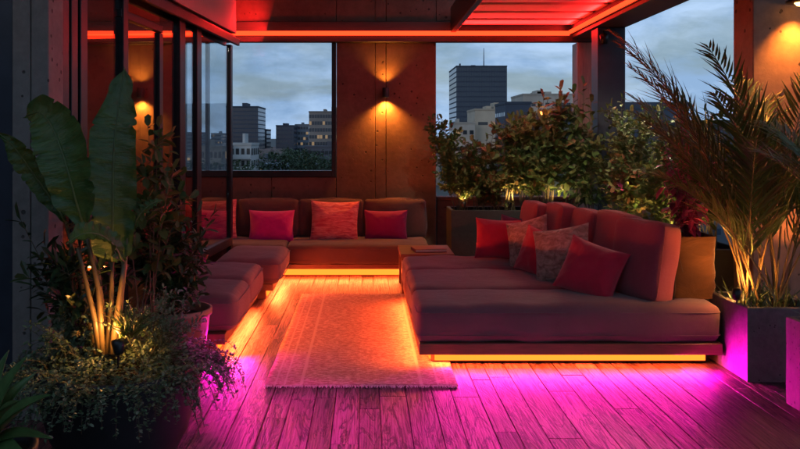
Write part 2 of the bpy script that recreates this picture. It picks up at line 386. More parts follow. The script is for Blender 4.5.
# ------------------------------------------------------------------ roof, rear and side walls (outside the frame; roofs and rear wall added against sky light)
b=MB(); b.box(-6.8,.96,1.9,WY+.28,3.75,3.95); tag(b.build('ceiling',M['ceil']),kind='structure')
b=MB(); b.box(-6.8,3.4,-4.7,-4.5,0,3.75); tag(b.build('rear_sky_blocker',M['wall']),'unseen concrete wall added behind the viewer to hold back sky light','wall')
b=MB(); b.box(.964,3.4,.4,4.38,2.98,3.12,.004); tag(b.build('sky_blocker_slab',M['ceil']),'unseen roof slab added to shade the near right part of the terrace','roof')
b=MB(); b.box(-7.0,-6.8,-4.7,WY+.28,0,3.75); tag(b.build('side_wall',M['wall']),'plain concrete wall at the far side of the glazed room','wall')

# ------------------------------------------------------------------ glass partition
TH=R(-4.57)
gp=thing('glass_partition','black framed glass sliding doors standing behind the short sofa','glass doors',(-1.39,8.2,0),TH)
def loc_of(px):    # distance along the partition from its far end for the picture column px
    k=(px-366)/800.0; D=(-1.39-.08*8.2)/(k-.08)
    return (8.2-D)/math.cos(TH)
def gpost(px0,px1,z1=2.44,d=.05,mt='steel',nm='post'):
    a,c=loc_of(px1),loc_of(px0); a=max(a,0)
    b=MB(); b.box(-d/2,d/2,-c,-a,0,z1,.004); return b.build(nm,M[mt],gp)
gpost(228.5,234,2.40); gpost(194.5,199); gpost(176,181.5,2.44,.07); gpost(156.5,160,2.24,.05); gpost(118.5,123.5,2.44,.07)
gpost(57,65,2.44,.05); gpost(66.5,73,2.44,.06); gpost(75,82,2.44,.07)
Lm=loc_of(49)
b=MB(); b.box(-.05,.05,-Lm,.03,2.442,2.50,.005); b.build('top_rail',M['steel'],gp)
b=MB(); b.box(.055,.085,-Lm,.05,2.40,2.47,.004); b.box(-.085,-.055,-Lm,.05,2.40,2.47,.004); b.build('guide_track',M['steelbrown'],gp)
b=MB(); b.box(-.024,.024,-loc_of(118),-loc_of(160),2.245,2.30,.004); b.build('door_top_rail',M['steel'],gp)
b=MB(); b.box(-.03,.03,-loc_of(181),-.02,.36,.44,.004); b.build('middle_rail',M['steelbrown'],gp)
b=MB(); b.box(-.05,.05,-Lm,0,0,.05,.004); b.build('bottom_rail',M['steel'],gp)
for a,c,z in ((199,228.5,2.44),(181.5,194.5,2.44),(160,176,2.44),(123.5,156.5,2.24),(82,118.5,2.44),(49.5,57,2.44)):
    b=MB(); b.box(-.004,.004,-loc_of(a)+.001,-loc_of(c)-.001,.05,z); b.build('pane',M['glass'],gp)
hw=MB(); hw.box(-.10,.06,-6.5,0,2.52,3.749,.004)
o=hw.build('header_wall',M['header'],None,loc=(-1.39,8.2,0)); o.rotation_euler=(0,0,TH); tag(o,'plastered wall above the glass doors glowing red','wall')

# ------------------------------------------------------------------ pergola roof on the right
per=thing('pergola','dark pergola with red lit louvred roof over the right half of the terrace','pergola',(0,0,0))
b=MB(); b.box(-6.5,2.72,WY-.10,WY-.004,2.555,2.63,.006); b.build('beam',M['beam'],per)
b=MB(); b.box(-6.5,2.72,WY-.05,WY-.004,2.634,2.80,.006); b.build('beam',M['beam'],per)
# side beam
b=MB(); b.box(2.37,2.70,4.4,WY-.105,2.60,2.64,.004); b.build('soffit_board',M['beamY'],per)
b=MB(); b.box(2.36,2.41,4.4,WY-.105,2.644,2.95,.004); b.box(2.66,2.70,4.4,WY-.105,2.644,2.95,.004); b.build('side_beam',M['beamY'],per)
b=MB(); b.box(.97,1.03,4.7,WY-.11,2.66,2.95,.004); b.build('inner_beam',M['steel'],per)
b=MB(); b.box(1.03,2.36,4.40,4.50,2.66,2.95,.004); b.build('front_beam',M['steel'],per)
lv=MB(); y=9.14
while y>4.6:
    lv.box(1.035,2.355,y-.36,y,2.745,2.80,.006); y-=.50
b=MB(); b.box(1.035,2.355,4.51,WY-.11,2.90,2.93); b.build('dark_gap_backing',M['steel'],per)  # dark sheet added above the slats so their gaps read dark
lv.build('louvres',M['louvre'],per)
b=MB(); b.box(PX(575,WY)+.0,PX(597,WY),WY-.12,WY+.13,0,2.55,.006); b.build('post',M['postwood'],per)
b=MB(); b.box(2.40,2.685,8.28,8.52,0,2.598,.006); b.build('post',M['steelblue'],per)
# LED tubes
b=MB(); b.tube([(-6.4,0,0),(2.33,0,0)],.026,.026,10)
tag(b.build('led_tube',M['ledred'],None,True,(0,WY-.13,2.652)),'long glowing orange red tube running across the back wall above the window','led strip')
b=MB(); b.tube([(0,0,0),(0,-4.6,0)],.022,.022,10)
tag(b.build('led_tube',M['ledred'],None,True,(2.335,WY-.14,2.665)),'glowing orange red tube running forward along the right side beam of the pergola','led strip')
area('led_lamp_louvres',(2.3,7.0,2.68),(0,R(-100),0),.05,4.3,16,REDL) if False else None
l=area('led_lamp_side',(2.30,7.0,2.69),(0,R(106),0),.04,4.3,40,REDL)
l=area('led_lamp_back',(1.7,WY-.2,2.68),(R(-105),0,0),1.3,.04,14,REDL)
l=area('led_lamp_header',(-1.15,8.8,2.68),(0,R(105),0),.1,.8,34,REDL)
# small spotlight on the blue post
t=thing('post_spotlight','small dark spotlight fixed high on the slate blue pergola post','spotlight',(PX(604,8.24),8.24,PZ(38,8.24)))
b=MB(); b.lathe([(0,-.06),(.035,-.06),(.045,.03),(.02,.05),(0,.05)],16); b.build('lamp_head',M['steel'],t,True)
b=MB(); b.tube([(0,0,.04),(0,.02,.08),(0,.04,.08)],.008); b.build('bracket',M['steel'],t)

# ------------------------------------------------------------------ right concrete pier
RY=5.6; rx0=PX(753,RY)
spot('pier_glow_fill',(2.95,5.36,.62),(3.0,5.62,1.4),22,(1,.30,.04),110,1.0,.03)  # unseen lamp added for a warm glow low on the pier
b=MB(); b.box(0,1.2,0,.3,0,3.2,.006)
tag(b.build('concrete_pier',M['pier'],None,loc=(rx0,RY,0)),'tall warm concrete pier behind the palm at the right edge','pier')
b=MB(); b.box(0,1.3,0,.12,0,1.6,.005)

# ------------------------------------------------------------------ left foreground column
t=thing('concrete_column','pale grey concrete column in the left foreground behind the banana leaves','column',(PX(12,4.1),4.1,0))
cw=PX(48.5,4.1)-PX(12,4.1)
b=MB(); b.box(0,cw*.5-.002,0,.2,0,3.75,.004); b.build('shaft',M['col'],t)
b=MB(); b.box(cw*.5+.002,cw,.003,.2,0,3.75,.004); b.build('shaft',M['col'],t)
b=MB(); b.box(-.9,-.004,.02,.12,0,3.75,.004); tag(b.build('steel_wall_panel',M['steelblue'],None,loc=(PX(12,4.1),4.1,0)),'dark slate steel panel at the far left beside the pale column','wall panel')

# ------------------------------------------------------------------ wall sconces
def sconce(loc,label,pw=9,up=.25,s=1.0):
    t=thing('wall_sconce',label,'wall lamp',loc,0,'up and down wall lamps')
    b=MB(); b.box(-.03*s,.03*s,.06,.088,-.04,.04,.003); b.build('mounting_plate',M['steel'],t)
    b=MB(); b.tube([(0,.06,0),(0,.01,0)],.012*s,.012*s,8); b.build('arm',M['steel'],t)
    b=MB(); b.lathe([(.034*s,-.055*s),(.040*s,-.055*s),(.040*s,.055*s),(.034*s,.055*s),(.034*s,.02),(0,.02),(0,-.02),(.034*s,-.02),(.034*s,-.055*s)],20); b.build('lamp_body',M['steel'],t,False)
    b=MB(); b.lathe([(0,-.024),(.02*s,-.026),(.026*s,-.035),(.018*s,-.047),(0,-.05)],14); b.build('bulb',M['bulb'],t,True)
    p=Vector(loc)
    spot('sconce_down',p+Vector((0,.03,-.07*s)),p+Vector((0,.02,-1)),pw,WARM,128,.9,.015)
    spot('sconce_up',p+Vector((0,.0,.07*s)),p+Vector((0,.08,1)),pw*up,WARM,105,.9,.015)
sconce((PX(385.5,WY),WY-.09,PZ(93,WY)),'cylindrical metal wall lamp glowing amber on the bare pier beside the window',95)
sconce((PX(142.5,WY),WY-.09,PZ(93,WY)),'cylindrical metal wall lamp glowing amber behind the glass doors',80)
t=thing('wall_sconce','broad disc wall lamp shining down the pier at the top right corner','wall lamp',(PX(800,5.5),5.47,PZ(3,5.5)),0)
b=MB(); b.lathe([(0,.0),(.10,.0),(.105,.012),(.06,.03),(0,.035)],28); b.build('lamp_shade',M['steel'],t,True)
b=MB(); b.tube([(-.02,0,.03),(-.02,.03,.07),(-.02,.128,.07)],.008,.008,8); b.build('bracket',M['steelbrown'],t)
b=MB(); b.lathe([(0,-.002),(.05,-.003),(.035,-.02),(0,-.028)],16); b.build('bulb',M['bulb'],t,True)
p=Vector((PX(800,5.5),5.5,PZ(3,5.5)-.05)); spot('sconce_down',p,p+Vector((0,.04,-1)),100,WARM,100,.9,.03)

# ------------------------------------------------------------------ cushions
def cushion_mb(w,d,h,r=.05,puff=.02,seed=0,wr=.004,n=(18,18,7)):
    b=MB(); hx,hy,hz=w/2,d/2,h/2; r=min(r,hx*.9,hy*.9,hz*.95)
    off=Vector((seed*3.1,seed*1.7,seed*.9))
    idx={}
    def vert(ix,iy,iz):
        k=(ix,iy,iz)
        if k in idx: return idx[k]
        def mp(i,nn,hh):
            t=-1+2*i/nn                       # denser near the borders
            return hh*math.sin(t*math.pi/2)*.55+hh*t*.45
        p=Vector((mp(ix,n[0],hx),mp(iy,n[1],hy),mp(iz,n[2],hz)))
        q=Vector((max(-hx+r,min(hx-r,p.x)),max(-hy+r,min(hy-r,p.y)),max(-hz+r,min(hz-r,p.z))))
        e=p-q
        if e.length>1e-6: p=q+e.normalized()*r
        u,v,s_=p.x/hx,p.y/hy,p.z/hz
        p.z+=puff*s_*(1-u*u)*(1-v*v)
        p.x+=puff*.5*u*(1-s_*s_)*(1-v*v); p.y+=puff*.5*v*(1-s_*s_)*(1-u*u)
        nz=noise.noise(p*4.5+off)*wr*1.8+noise.noise(p*14+off)*wr*.5
        nn=Vector((u**5,v**5,s_**3+.001)).normalized()
        p+=nn*nz
        idx[k]=len(b.v); b.v.append(tuple(p)); return idx[k]
    def face(a,bb,c,d_): b.f.append((a,bb,c,d_))
    X,Y,Z=n
    for i in range(X):
        for j in range(Y):
            face(vert(i,j,Z),vert(i+1,j,Z),vert(i+1,j+1,Z),vert(i,j+1,Z)); face(vert(i,j+1,0),vert(i+1,j+1,0),vert(i+1,j,0),vert(i,j,0))
    for i in range(X):
        for k in range(Z):
            face(vert(i,0,k),vert(i+1,0,k),vert(i+1,0,k+1),vert(i,0,k+1)); face(vert(i,Y,k+1),vert(i+1,Y,k+1),vert(i+1,Y,k),vert(i,Y,k))
    for j in range(Y):
        for k in range(Z):
            face(vert(X,j,k),vert(X,j+1,k),vert(X,j+1,k+1),vert(X,j,k+1)); face(vert(0,j,k+1),vert(0,j+1,k+1),vert(0,j+1,k),vert(0,j,k))
    return b
def seam_mb(w,d,h,r,z,puff=0,rad=.0035):
    """piping loop round the cushion at local height z"""
    b=MB(); pts=[]; hx,hy=w/2,d/2; e=.7*r; c=r*.95
    for cx,cy,a0 in ((hx-c,hy-c,0),(-hx+c,hy-c,90),(-hx+c,-hy+c,180),(hx-c,-hy+c,270)):
        for k in range(5):
            a=R(a0+k*22.5); pts.append(Vector((cx+c*math.cos(a),cy+c*math.sin(a),z)))
    q=[]
    for i in range(len(pts)):
        a,bb=pts[i],pts[(i+1)%len(pts)]; L=(bb-a).length; m=max(1,int(L/.06))
        for k in range(m): q.append(a.lerp(bb,k/m))
    q.append(q[0].copy())
    for p in q:
        u,v,s_=p.x/hx,p.y/hy,z/(h/2); p.x+=puff*.5*u*(1-s_*s_)*(1-v*v); p.y+=puff*.5*v*(1-s_*s_)*(1-u*u)
    b.tube(q,rad,rad,6,False); return b
def seat_cushion(name,x0,x1,y0,y1,z0,z1,parent,m,seed,puff=.02,r=.055):
    w,d,h=x1-x0,y1-y0,z1-z0
    n=(max(14,int(w/.05)),max(10,int(d/.05)),8)
    o=cushion_mb(w,d,h,r,puff,seed,.007,n).build(name,m,parent,True,((x0+x1)/2,(y0+y1)/2,(z0+z1)/2))
    s_=seam_mb(w,d,h,r,h*.30,puff,.0035).build('piping',m,o,True); s_=seam_mb(w,d,h,r,-h*.30,puff,.0035).build('piping',m,o,True)
    return o
def back_cushion(parent,c,w,h,t,rz,tilt,m,seed,name='back_cushion'):
    """c: centre of the bottom edge; the broad face looks along local -Y"""
    o=cushion_mb(w,h,t,.04,.03,seed,.007,(16,16,7)).build(name,m,parent,True)
    # local z (thickness) -> world facing dir ; local y -> up
    Rm=Matrix.Rotation(rz,4,'Z')@Matrix.Rotation(R(90)-tilt,4,'X')
    up=(Rm@Vector((0,1,0))); o.matrix_local=Matrix.Translation(Vector(c)+up*h/2)@Rm
    s=seam_mb(w,h,t,.04,t*.40,.02,.003).build('piping',m,o,True)
    return o
def pillow(name,label,c,w,h,t,rz,tilt,roll,m,seed,group=None,crease=.012,n=30):
    """throw pillow, c = centre; broad face looks along -Y before rz"""
    b=MB(); off=Vector((seed*2.3,seed*.7,seed*1.1)); top=[[0]*(n+1) for _ in range(n+1)]; bot=[[0]*(n+1) for _ in range(n+1)]
    for i in range(n+1):
        for j in range(n+1):
            u=math.sin((-1+2*i/n)*math.pi/2*.97)/math.sin(math.pi/2*.97); v=math.sin((-1+2*j/n)*math.pi/2*.97)/math.sin(math.pi/2*.97)
            x=w/2*u*(1-.075*(1-v*v)); y=h/2*v*(1-.075*(1-u*u))
            q=max(0,(1-u**2)*(1-v**2)); q2=max(0,(1-abs(u)**5)*(1-abs(v)**5))
            th=t/2*(.45*q2**.55+.55*q**.7)
            wr=crease*(noise.noise(Vector((x*9,y*9,0))+off)*1.4+noise.noise(Vector((x*26,y*26,3))+off)*.5)*q2
            # creases pulling toward the corners
            wr+=crease*.9*math.sin((abs(u)-abs(v))*14+seed)*abs(u*v)**1.5*(q2**.5)
            for sgn,arr in ((1,top),(-1,bot)):
                if sgn==-1 and (i in(0,n) or j in (0,n)): arr[i][j]=top[i][j]; continue
                arr[i][j]=len(b.v); b.v.append((x,-sgn*th-wr*1.0,y))
    for i in range(n):
        for j in range(n):
            b.f.append((top[i][j],top[i+1][j],top[i+1][j+1],top[i][j+1])); b.f.append((bot[i][j+1],bot[i+1][j+1],bot[i+1][j],bot[i][j]))
    o=b.build(name,m,None,True); o.matrix_world=Matrix.Translation(Vector(c))@Matrix.Rotation(rz,4,'Z')@Matrix.Rotation(-tilt,4,'X')@Matrix.Rotation(roll,4,'Y')
    tag(o,label,'pillow',group); 
    # seam cord
    e=MB(); pts=[]
    for i in range(n): pts.append(Vector(b.v[top[i][0]]))
    for j in range(n): pts.append(Vector(b.v[top[n][j]]))
    for i in range(n,0,-1): pts.append(Vector(b.v[top[i][n]]))
    for j in range(n,-1,-1): pts.append(Vector(b.v[top[0][j]]))
    e.tube(pts,.003,.003,5,False); e.build('piping',m,o,True)
    return o

# ------------------------------------------------------------------ right sofa (daybed)
SX0,SX1=.335,2.245; SY0,SY1=5.03,7.25
so=thing('daybed_sofa','big low mauve grey sofa with five upright back cushions glowing orange underneath','sofa',((SX0+SX1)/2,(SY0+SY1)/2,0))
ox,oy=so.location.x,so.location.y
def LB(x0,x1,y0,y1,z0,z1,ch=.004): b=MB(); b.box(x0-ox,x1-ox,y0-oy,y1-oy,z0,z1,ch); return b
LB(SX0,SX1,SY0,SY1-.0,.085,.155).build('platform',M['frame'],so)
LB(.42,SX1-.06,SY0+.11,SY1-.1,.014,.0845).build('plinth',M['frame'],so)
LB(.44,SX1-.07,SY0+.097,SY0+.108,.024,.083,.002).build('led_strip',M['ledorange'],so)
LB(.407,.418,SY0+.13,SY1-.12,.024,.083,.002).build('led_strip',M['ledorange'],so)
for k,(ya,yb,pf) in enumerate(((SY0+.005,5.63,.012),(5.635,6.46,.014),(6.465,7.22,.014))):
    seat_cushion('seat_cushion',SX0-.012-ox,SX1-ox,ya-oy,yb-oy,.157,.395,so,M['sofa'],k+1,pf,.05)
bp=[((1.83,5.36),.47,R(-68),R(9)),((1.78,5.80),.46,R(-80),R(8)),((1.67,6.20),.46,R(-84),R(9)),((1.55,6.58),.46,R(-86),R(8)),((1.42,6.93),.46,R(-86),R(9))]
for k,((x,y),w,rz,ti) in enumerate(bp):
    back_cushion(so,(x-ox,y-oy,.39),w,.50+.015*(k%2),.17,rz,ti,M['sofaback'],k+11)
# lamps below the sofa
def led_down(name,x0,x1,y0,y1,pw,z=.078,col=ORANGE):
    area(name,((x0+x1)/2,(y0+y1)/2,z),(0,0,0),x1-x0,y1-y0,pw,col)
led_down('sofa_led_front',.42,2.16,SY0+.03,SY0+.085,24)
led_down('sofa_led_side',SX0+.02,SX0+.065,SY0+.1,SY1-.1,7)
def led_out(name,c,length,rz,pw,tilt=70,col=MAG,h=.02):
    # shines outward along the direction rz=0 -> -Y, a little downward
    o=area(name,c,(0,0,0),length,h,pw,col); o.rotation_euler=(Matrix.Rotation(rz,4,'Z')@Matrix.Rotation(R(-tilt),4,'X')).to_euler(); return o
led_out('sofa_magenta_front',(1.35,SY0-.004,.076),1.75,0,15,76)
led_out('sofa_magenta_corner',(1.9,SY0-.05,.068),.22,R(62),9,84,MAG,.03).data.spread=R(100)
led_out('sofa_orange_side',(SX0-.004,6.0,.076),1.9,R(-90),17,76,ORANGE)

# side table behind the daybed
t=thing('side_table','low dark wood side table between the big sofa and the tall dark planter','side table',(.57,7.72,0))
b=MB(); b.box(-.25,.25,-.32,.32,.335,.375,.005); b.build('table_top',M['frame'],t)
for sx in (-1,1):
    for sy in (-1,1):
        b=MB(); b.box(sx*.22-.02,sx*.22+.02,sy*.29-.02,sy*.29+.02,0,.334,.003); b.build('leg',M['frame'],t)
t=thing('book','closed red book lying on the low side table','book',(.60,7.62,.377),R(8))
b=MB(); b.box(-.15,.15,-.11,.11,0,.004,.001); b.box(-.15,.15,-.11,.11,.026,.030,.001); b.box(-.154,-.150,-.11,.11,0,.03,.001); b.build('cover',M['book'],t)
b=MB(); b.box(-.149,.146,-.106,.106,.0045,.0255); b.build('pages',M['paper'],t)

# pillows on the daybed
G='pillows on the big sofa'
def rp(px,py,D): return P(px,py,D)
pillow('throw_pillow','red velvet pillow standing farthest back on the big sofa',rp(498,239,6.75),.38,.34,.13,R(-4),R(16),R(3),M['red'],1,G)
pillow('throw_pillow','small dark purple pillow half hidden behind the farthest red one',rp(516,237,7.0),.34,.34,.12,R(-32),R(8),R(8),M['purple'],2,G)
pillow('throw_pillow','crinkled beige pillow between the two smaller red pillows',rp(528,243,6.5),.40,.40,.13,R(-48),R(14),R(-16),M['beige'],3,G,.010)
pillow('throw_pillow','slim red pillow leaning between the two beige pillows',rp(537,252,6.18),.34,.36,.11,R(-52),R(18),R(10),M['red'],4,G)
pillow('throw_pillow','large crinkled beige pillow right behind the nearest red pillow',rp(562,254,5.85),.44,.40,.15,R(-40),R(18),R(-13),M['beige'],5,G,.010)
pillow('throw_pillow','plump red velvet pillow nearest the viewer on the big sofa',rp(591,270,5.42),.41,.38,.18,R(-30),R(22),R(16),M['red'],6,G,.016)

# ------------------------------------------------------------------ back sofa
bs=thing('long_sofa','long low brown sofa against the concrete wall below the window','sofa',(-1.2,8.75,0)); ox,oy=-1.2,8.75
BY0=8.33
LB(-3.3,.60,BY0+.02,WY-.03,.085,.13).build('platform',M['frame'],bs)
LB(-3.2,.52,BY0+.09,WY-.05,.0,.084).build('plinth',M['frame'],bs)
LB(-1.45,.50,BY0+.078,BY0+.088,.012,.07,.002).build('led_strip',M['ledorange'],bs)
for k,(a,c) in enumerate(((-3.3,-2.36),(-2.355,-.842),(-.836,.665))):
    seat_cushion('seat_cushion',a-ox,c-ox,BY0-oy,WY-.06-oy,.132,.335,bs,M['sofadark'],k+21,.012,.05)
e=[-3.3,-2.9,-2.18,PX(236,8.95),PX(298,8.95),PX(364,8.95),PX(427,8.95)]
for k in range(6):
    a,c=e[k]+.003,e[k+1]-.003
    back_cushion(bs,((a+c)/2-ox,9.06-oy,.325),c-a,.43,.18,0,R(7),M['sofadark'],k+31)
led_down('long_sofa_led',-1.5,.52,BY0+.025,BY0+.075,9)
led_out('long_sofa_orange',(-.3,BY0-.01,.07),1.6,0,17,78,ORANGE)
G='pillows on the long sofa'
def bpil(label,px,y0,y1,wpx,D,m,seed,roll=0,cr=.010,rz=0):
    c=P(px,(y0+y1)/2,D); pillow('throw_pillow',label,c,wpx*D/800*1.04,(y1-y0)*D/800*1.06,.15,R(rz),R(13),R(roll),m,seed,G,cr)
bpil('crinkled coral pillow just behind the end post of the glass doors',215,201,242.5,42,8.83,M['coral'],12,-2,.012,6)
bpil('plain magenta pillow under the middle of the window',271.5,211,242,44,8.80,M['magenta'],13,0)
bpil('crinkled coral pillow under the right end of the window',334.5,202,242,47,8.82,M['coral'],14,1,.012,-3)
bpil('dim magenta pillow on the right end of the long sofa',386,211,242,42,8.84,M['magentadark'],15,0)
bpil('dark red pillow leaning between the two posts of the glass doors',187,205,242,30,8.78,M['red'],16,24,.008,-20)
bpil('crinkled coral pillow seen through the leaves left of the glass doors',153,212,242,50,8.8,M['coral'],17,-3,.012,4)
bpil('plain magenta pillow farthest left on the long sofa',121,213,242,40,8.8,M['magenta'],18,3)

# ------------------------------------------------------------------ left sofa and ottoman
ls=thing('short_sofa','low mauve grey sofa with two seat cushions beside the glass doors','sofa',(-1.2,6.0,0)); ox,oy=-1.2,6.0
def lxs(y): return -1.30-.08*(8.2-y)
LB(-1.50,-.93,5.28,6.86,.085,.155).build('platform',M['frameY'],ls)
LB(-1.48,-1.0,5.36,6.80,.0,.0845).build('plinth',M['frameY'],ls)
LB(-.998,-.988,5.38,6.78,.024,.083,.002).build('led_strip',M['ledorange'],ls)
seat_cushion('seat_cushion',-1.51-ox,-.865-ox,5.30-oy,5.995-oy,.157,.40,ls,M['sofa'],41,.022,.07)
seat_cushion('seat_cushion',-1.47-ox,-.87-ox,6.0-oy,6.80-oy,.157,.40,ls,M['sofa'],42,.022,.07)
led_down('short_sofa_led',-.985,-.94,5.35,6.8,16)
led_out('short_sofa_orange',(-.925,6.05,.076),1.5,R(90),22,76,ORANGE)
led_out('short_sofa_magenta',(-.99,5.26,.076),.5,R(20),8,76)
ot=thing('ottoman','low mauve grey ottoman between the short sofa and the long sofa','ottoman',(-1.1,7.6,0)); ox,oy=-1.1,7.6
LB(-1.34,-.83,7.14,8.08,.085,.145).build('platform',M['frameY'],ot)
LB(-1.30,-.90,7.2,8.0,.0,.0845).build('plinth',M['frameY'],ot)
LB(-.898,-.888,7.22,7.98,.024,.083,.002).build('led_strip',M['ledorange'],ot)
seat_cushion('seat_cushion',-1.36-ox,-.765-ox,7.10-oy,8.10-oy,.147,.365,ot,M['sofa'],43,.025,.08)
led_down('ottoman_led',-.885,-.84,7.2,8.05,9)
led_out('ottoman_orange',(-.825,7.6,.076),.9,R(90),16,70,ORANGE)

# ------------------------------------------------------------------ rug
rx0,rx1,ry0,ry1=PX(264.5,4.66),PX(458,4.66),4.66,7.38
t=thing('rug','flat woven salmon rug with pale striped borders and frayed end','rug',((rx0+rx1)/2,(ry0+ry1)/2,0)); hw,hd=(rx1-rx0)/2,(ry1-ry0)/2
b=MB(); nx,ny=40,90
for k,zz in enumerate((.011,.001)):
    for j in range(ny+1):
        for i in range(nx+1):
            x=-hw+2*hw*i/nx; y=-hd+2*hd*j/ny
            dx=.006*noise.noise(Vector((y*3,k*0,5))) if i in(0,nx) else 0
            dz=.0022*noise.noise(Vector((x*7,y*7,1))) if k==0 else 0
            b.v.append((x+dx,y,zz+dz))
def vi(k,i,j): return k*(nx+1)*(ny+1)+j*(nx+1)+i
for j in range(ny):
    for i in range(nx): b.f.append((vi(0,i,j),vi(0,i+1,j),vi(0,i+1,j+1),vi(0,i,j+1)))
for i in range(nx): b.f.append((vi(1,i,0),vi(1,i+1,0),vi(0,i+1,0),vi(0,i,0))); b.f.append((vi(0,i,ny),vi(0,i+1,ny),vi(1,i+1,ny),vi(1,i,ny)))
for j in range(ny): b.f.append((vi(0,0,j),vi(0,0,j+1),vi(1,0,j+1),vi(1,0,j))); b.f.append((vi(1,nx,j),vi(1,nx,j+1),vi(0,nx,j+1),vi(0,nx,j)))
b.build('carpet',M['rug'],t,True)
rng=random.Random(8)
for end in (-1,1):
    b=MB(); x=-hw
    while x<hw:
        L=rng.uniform(.015,.035); a=rng.uniform(-.012,.012)
        b.tube([(x,end*hd,.007),(x+a*.4,end*(hd+L*.5),.010),(x+a,end*(hd+L),.003)],.0028,.0016,4)
        x+=rng.uniform(.004,.011)
    b.build('fringe',m_plain('fringe_yarn',(.75,.62,.55),.9) if end<0 else bpy.data.materials['fringe_yarn'],t)

# ------------------------------------------------------------------ plants
def perp(v):
    a=v.cross(Vector((0,0,1)))
    if a.length<.05: a=v.cross(Vector((1,0,0)))
    return a.normalized()
def shrub(rng,h,spread,stems,leafL,leafW,per,lean=(0,0),branches=4,bl=.28,widest=.55,start=.25,r=.006,jit=.06,bend=.25,shape=1.2):
    S=MB(); F=MB(); per=int(per*1.35)
    def leaves(pts,cnt,t0):
        n=len(pts)-1; az=rng.uniform(0,6.28)
        for q in range(cnt):
            t=t0+(1-t0)*(q+.7)/cnt; k=min(n-1,int(t*n)); f=t*n-k; p=pts[k].lerp(pts[min(k+1,n)],min(1,f)); tg=(pts[min(k+1,n)]-pts[k]).normalized()
            az+=2.4+rng.uniform(-.4,.4); a=perp(tg); c=tg.cross(a)
            d=(a*math.cos(az)+c*math.sin(az))*rng.uniform(.7,1)+tg*rng.uniform(.25,.8)+Vector((0,0,rng.uniform(-.2,.25)))
            s=rng.uniform(.65,1.15); F.leaf(p,d,Vector((rng.uniform(-.5,.5),rng.uniform(-.5,.5),1)),leafL*s,leafW*s,bend*rng.uniform(.3,1.5),rng.uniform(.1,.45),widest)
        F.leaf(pts[-1],(pts[-1]-pts[-2]),Vector((rng.uniform(-1,1),rng.uniform(-1,1),.3)),leafL,leafW,bend,.3,widest)
    for i in range(stems):
        a=rng.uniform(0,6.28); rr=rng.uniform(.25,1)*spread; hh=h*rng.uniform(.62,1.0); bx=rng.uniform(-jit,jit); by=rng.uniform(-jit,jit)
        pts=[]; w1,w2=rng.uniform(0,6),rng.uniform(0,6)
        for k in range(9):
            t=k/8; pts.append(Vector((bx+math.cos(a)*rr*t**shape+lean[0]*t+.02*math.sin(w1+t*5)*t, by+math.sin(a)*rr*t**shape+lean[1]*t+.02*math.sin(w2+t*5)*t, hh*t)))
        S.tube(pts,r,r*.35,5); leaves(pts,per,start)
        for q in range(branches):
            t=rng.uniform(start,.95); k=int(t*8); p=pts[k]; aa=rng.uniform(0,6.28); L=h*bl*rng.uniform(.5,1.1)*(1.2-t*.5)
            d=Vector((math.cos(aa),math.sin(aa),rng.uniform(.3,1.2))).normalized(); bp_=[p+d*L*u+Vector((0,0,-.12*L*u*u)) for u in (0,.33,.66,1)]
            S.tube(bp_,r*.55,r*.25,4); leaves(bp_,max(3,int(per*.45)),.15)
    return S,F
def plant(name,label,cat,base,mats,seed,group=None,flowers=None,**kw):
    rng=random.Random(seed); S,F=shrub(rng,**kw); t=thing(name,label,cat,base,0,group)
    S.build('stems',M['stem'],t); F.build('leaves',M[mats],t)
    if flowers:
        n,sz,z0,z1,rad=flowers; B=MB()
        for i in range(n):
            a=rng.uniform(0,6.28); rr=rad*math.sqrt(rng.random()); c=Vector((math.cos(a)*rr+kw.get('lean',(0,0))[0]*.7,math.sin(a)*rr+kw.get('lean',(0,0))[1]*.7,rng.uniform(z0,z1)))
            for k in range(7):
                d=Vector((rng.uniform(-1,1),rng.uniform(-1,1),rng.uniform(-.2,1))); B.leaf(c,d,Vector((0,0,1)),sz,sz*.6,.1,.2)
        B.build('flowers',M['flower'],t)
    return t
# long planters
def box_planter(name,label,cat,x0,x1,y0,y1,h,m,group=None,rim=.035,rz=0):
    t=thing(name,label,cat,((x0+x1)/2,(y0+y1)/2,0),rz,group); w,d=(x1-x0)/2,(y1-y0)/2
    b=MB(); 
    out_=[(-w,-d),(w,-d),(w,d),(-w,d)]; inn=[(-w+rim,-d+rim),(w-rim,-d+rim),(w-rim,d-rim),(-w+rim,d-rim)]; c=.006
    ring=lambda pts,z,k=0:[(p[0]+(k if p[0]<0 else -k),p[1]+(k if p[1]<0 else -k),z) for p in pts]
    rows=[ring(out_,0,.0),ring(out_,h-c),ring(out_,h,c),ring(inn,h,-c),ring(inn,h-c),ring(inn,h-.08)]
    vs=[v for r_ in rows for v in r_]; fs=[]
    for i in range(5):
        for k in range(4): q=(k+1)%4; fs.append((i*4+k,i*4+q,i*4+4+q,i*4+4+k))
    b.add(vs,fs); b.build('pot',m,t)
    b=MB(); n=14
    for i in range(n+1):
        for j in range(n+1):
            x=-w+rim+(2*w-2*rim)*i/n; y=-d+rim+(2*d-2*rim)*j/n; b.v.append((x,y,h-.05+.02*noise.noise(Vector((x*14,y*14,x0)))))
    for i in range(n):
        for j in range(n): b.f.append((i*(n+1)+j,(i+1)*(n+1)+j,(i+1)*(n+1)+j+1,i*(n+1)+j+1))
    b.build('soil',M['soil'],t); return t
box_planter('trough_planter','long dark trough planter at the back behind the side table','planter',.885,2.33,8.30,8.80,.70,M['planterdark'])
box_planter('trough_planter','dark trough planter running along the right edge behind the sofa cushions','planter',2.34,2.84,5.95,8.2,.62,M['planterdark'])
GB='shrubs in the back trough'
def bpx(px,D,z=.66): return (PX(px,D),D,z)
ZB=.655
def H(top,D,z=ZB): return PZ(top,D)-z
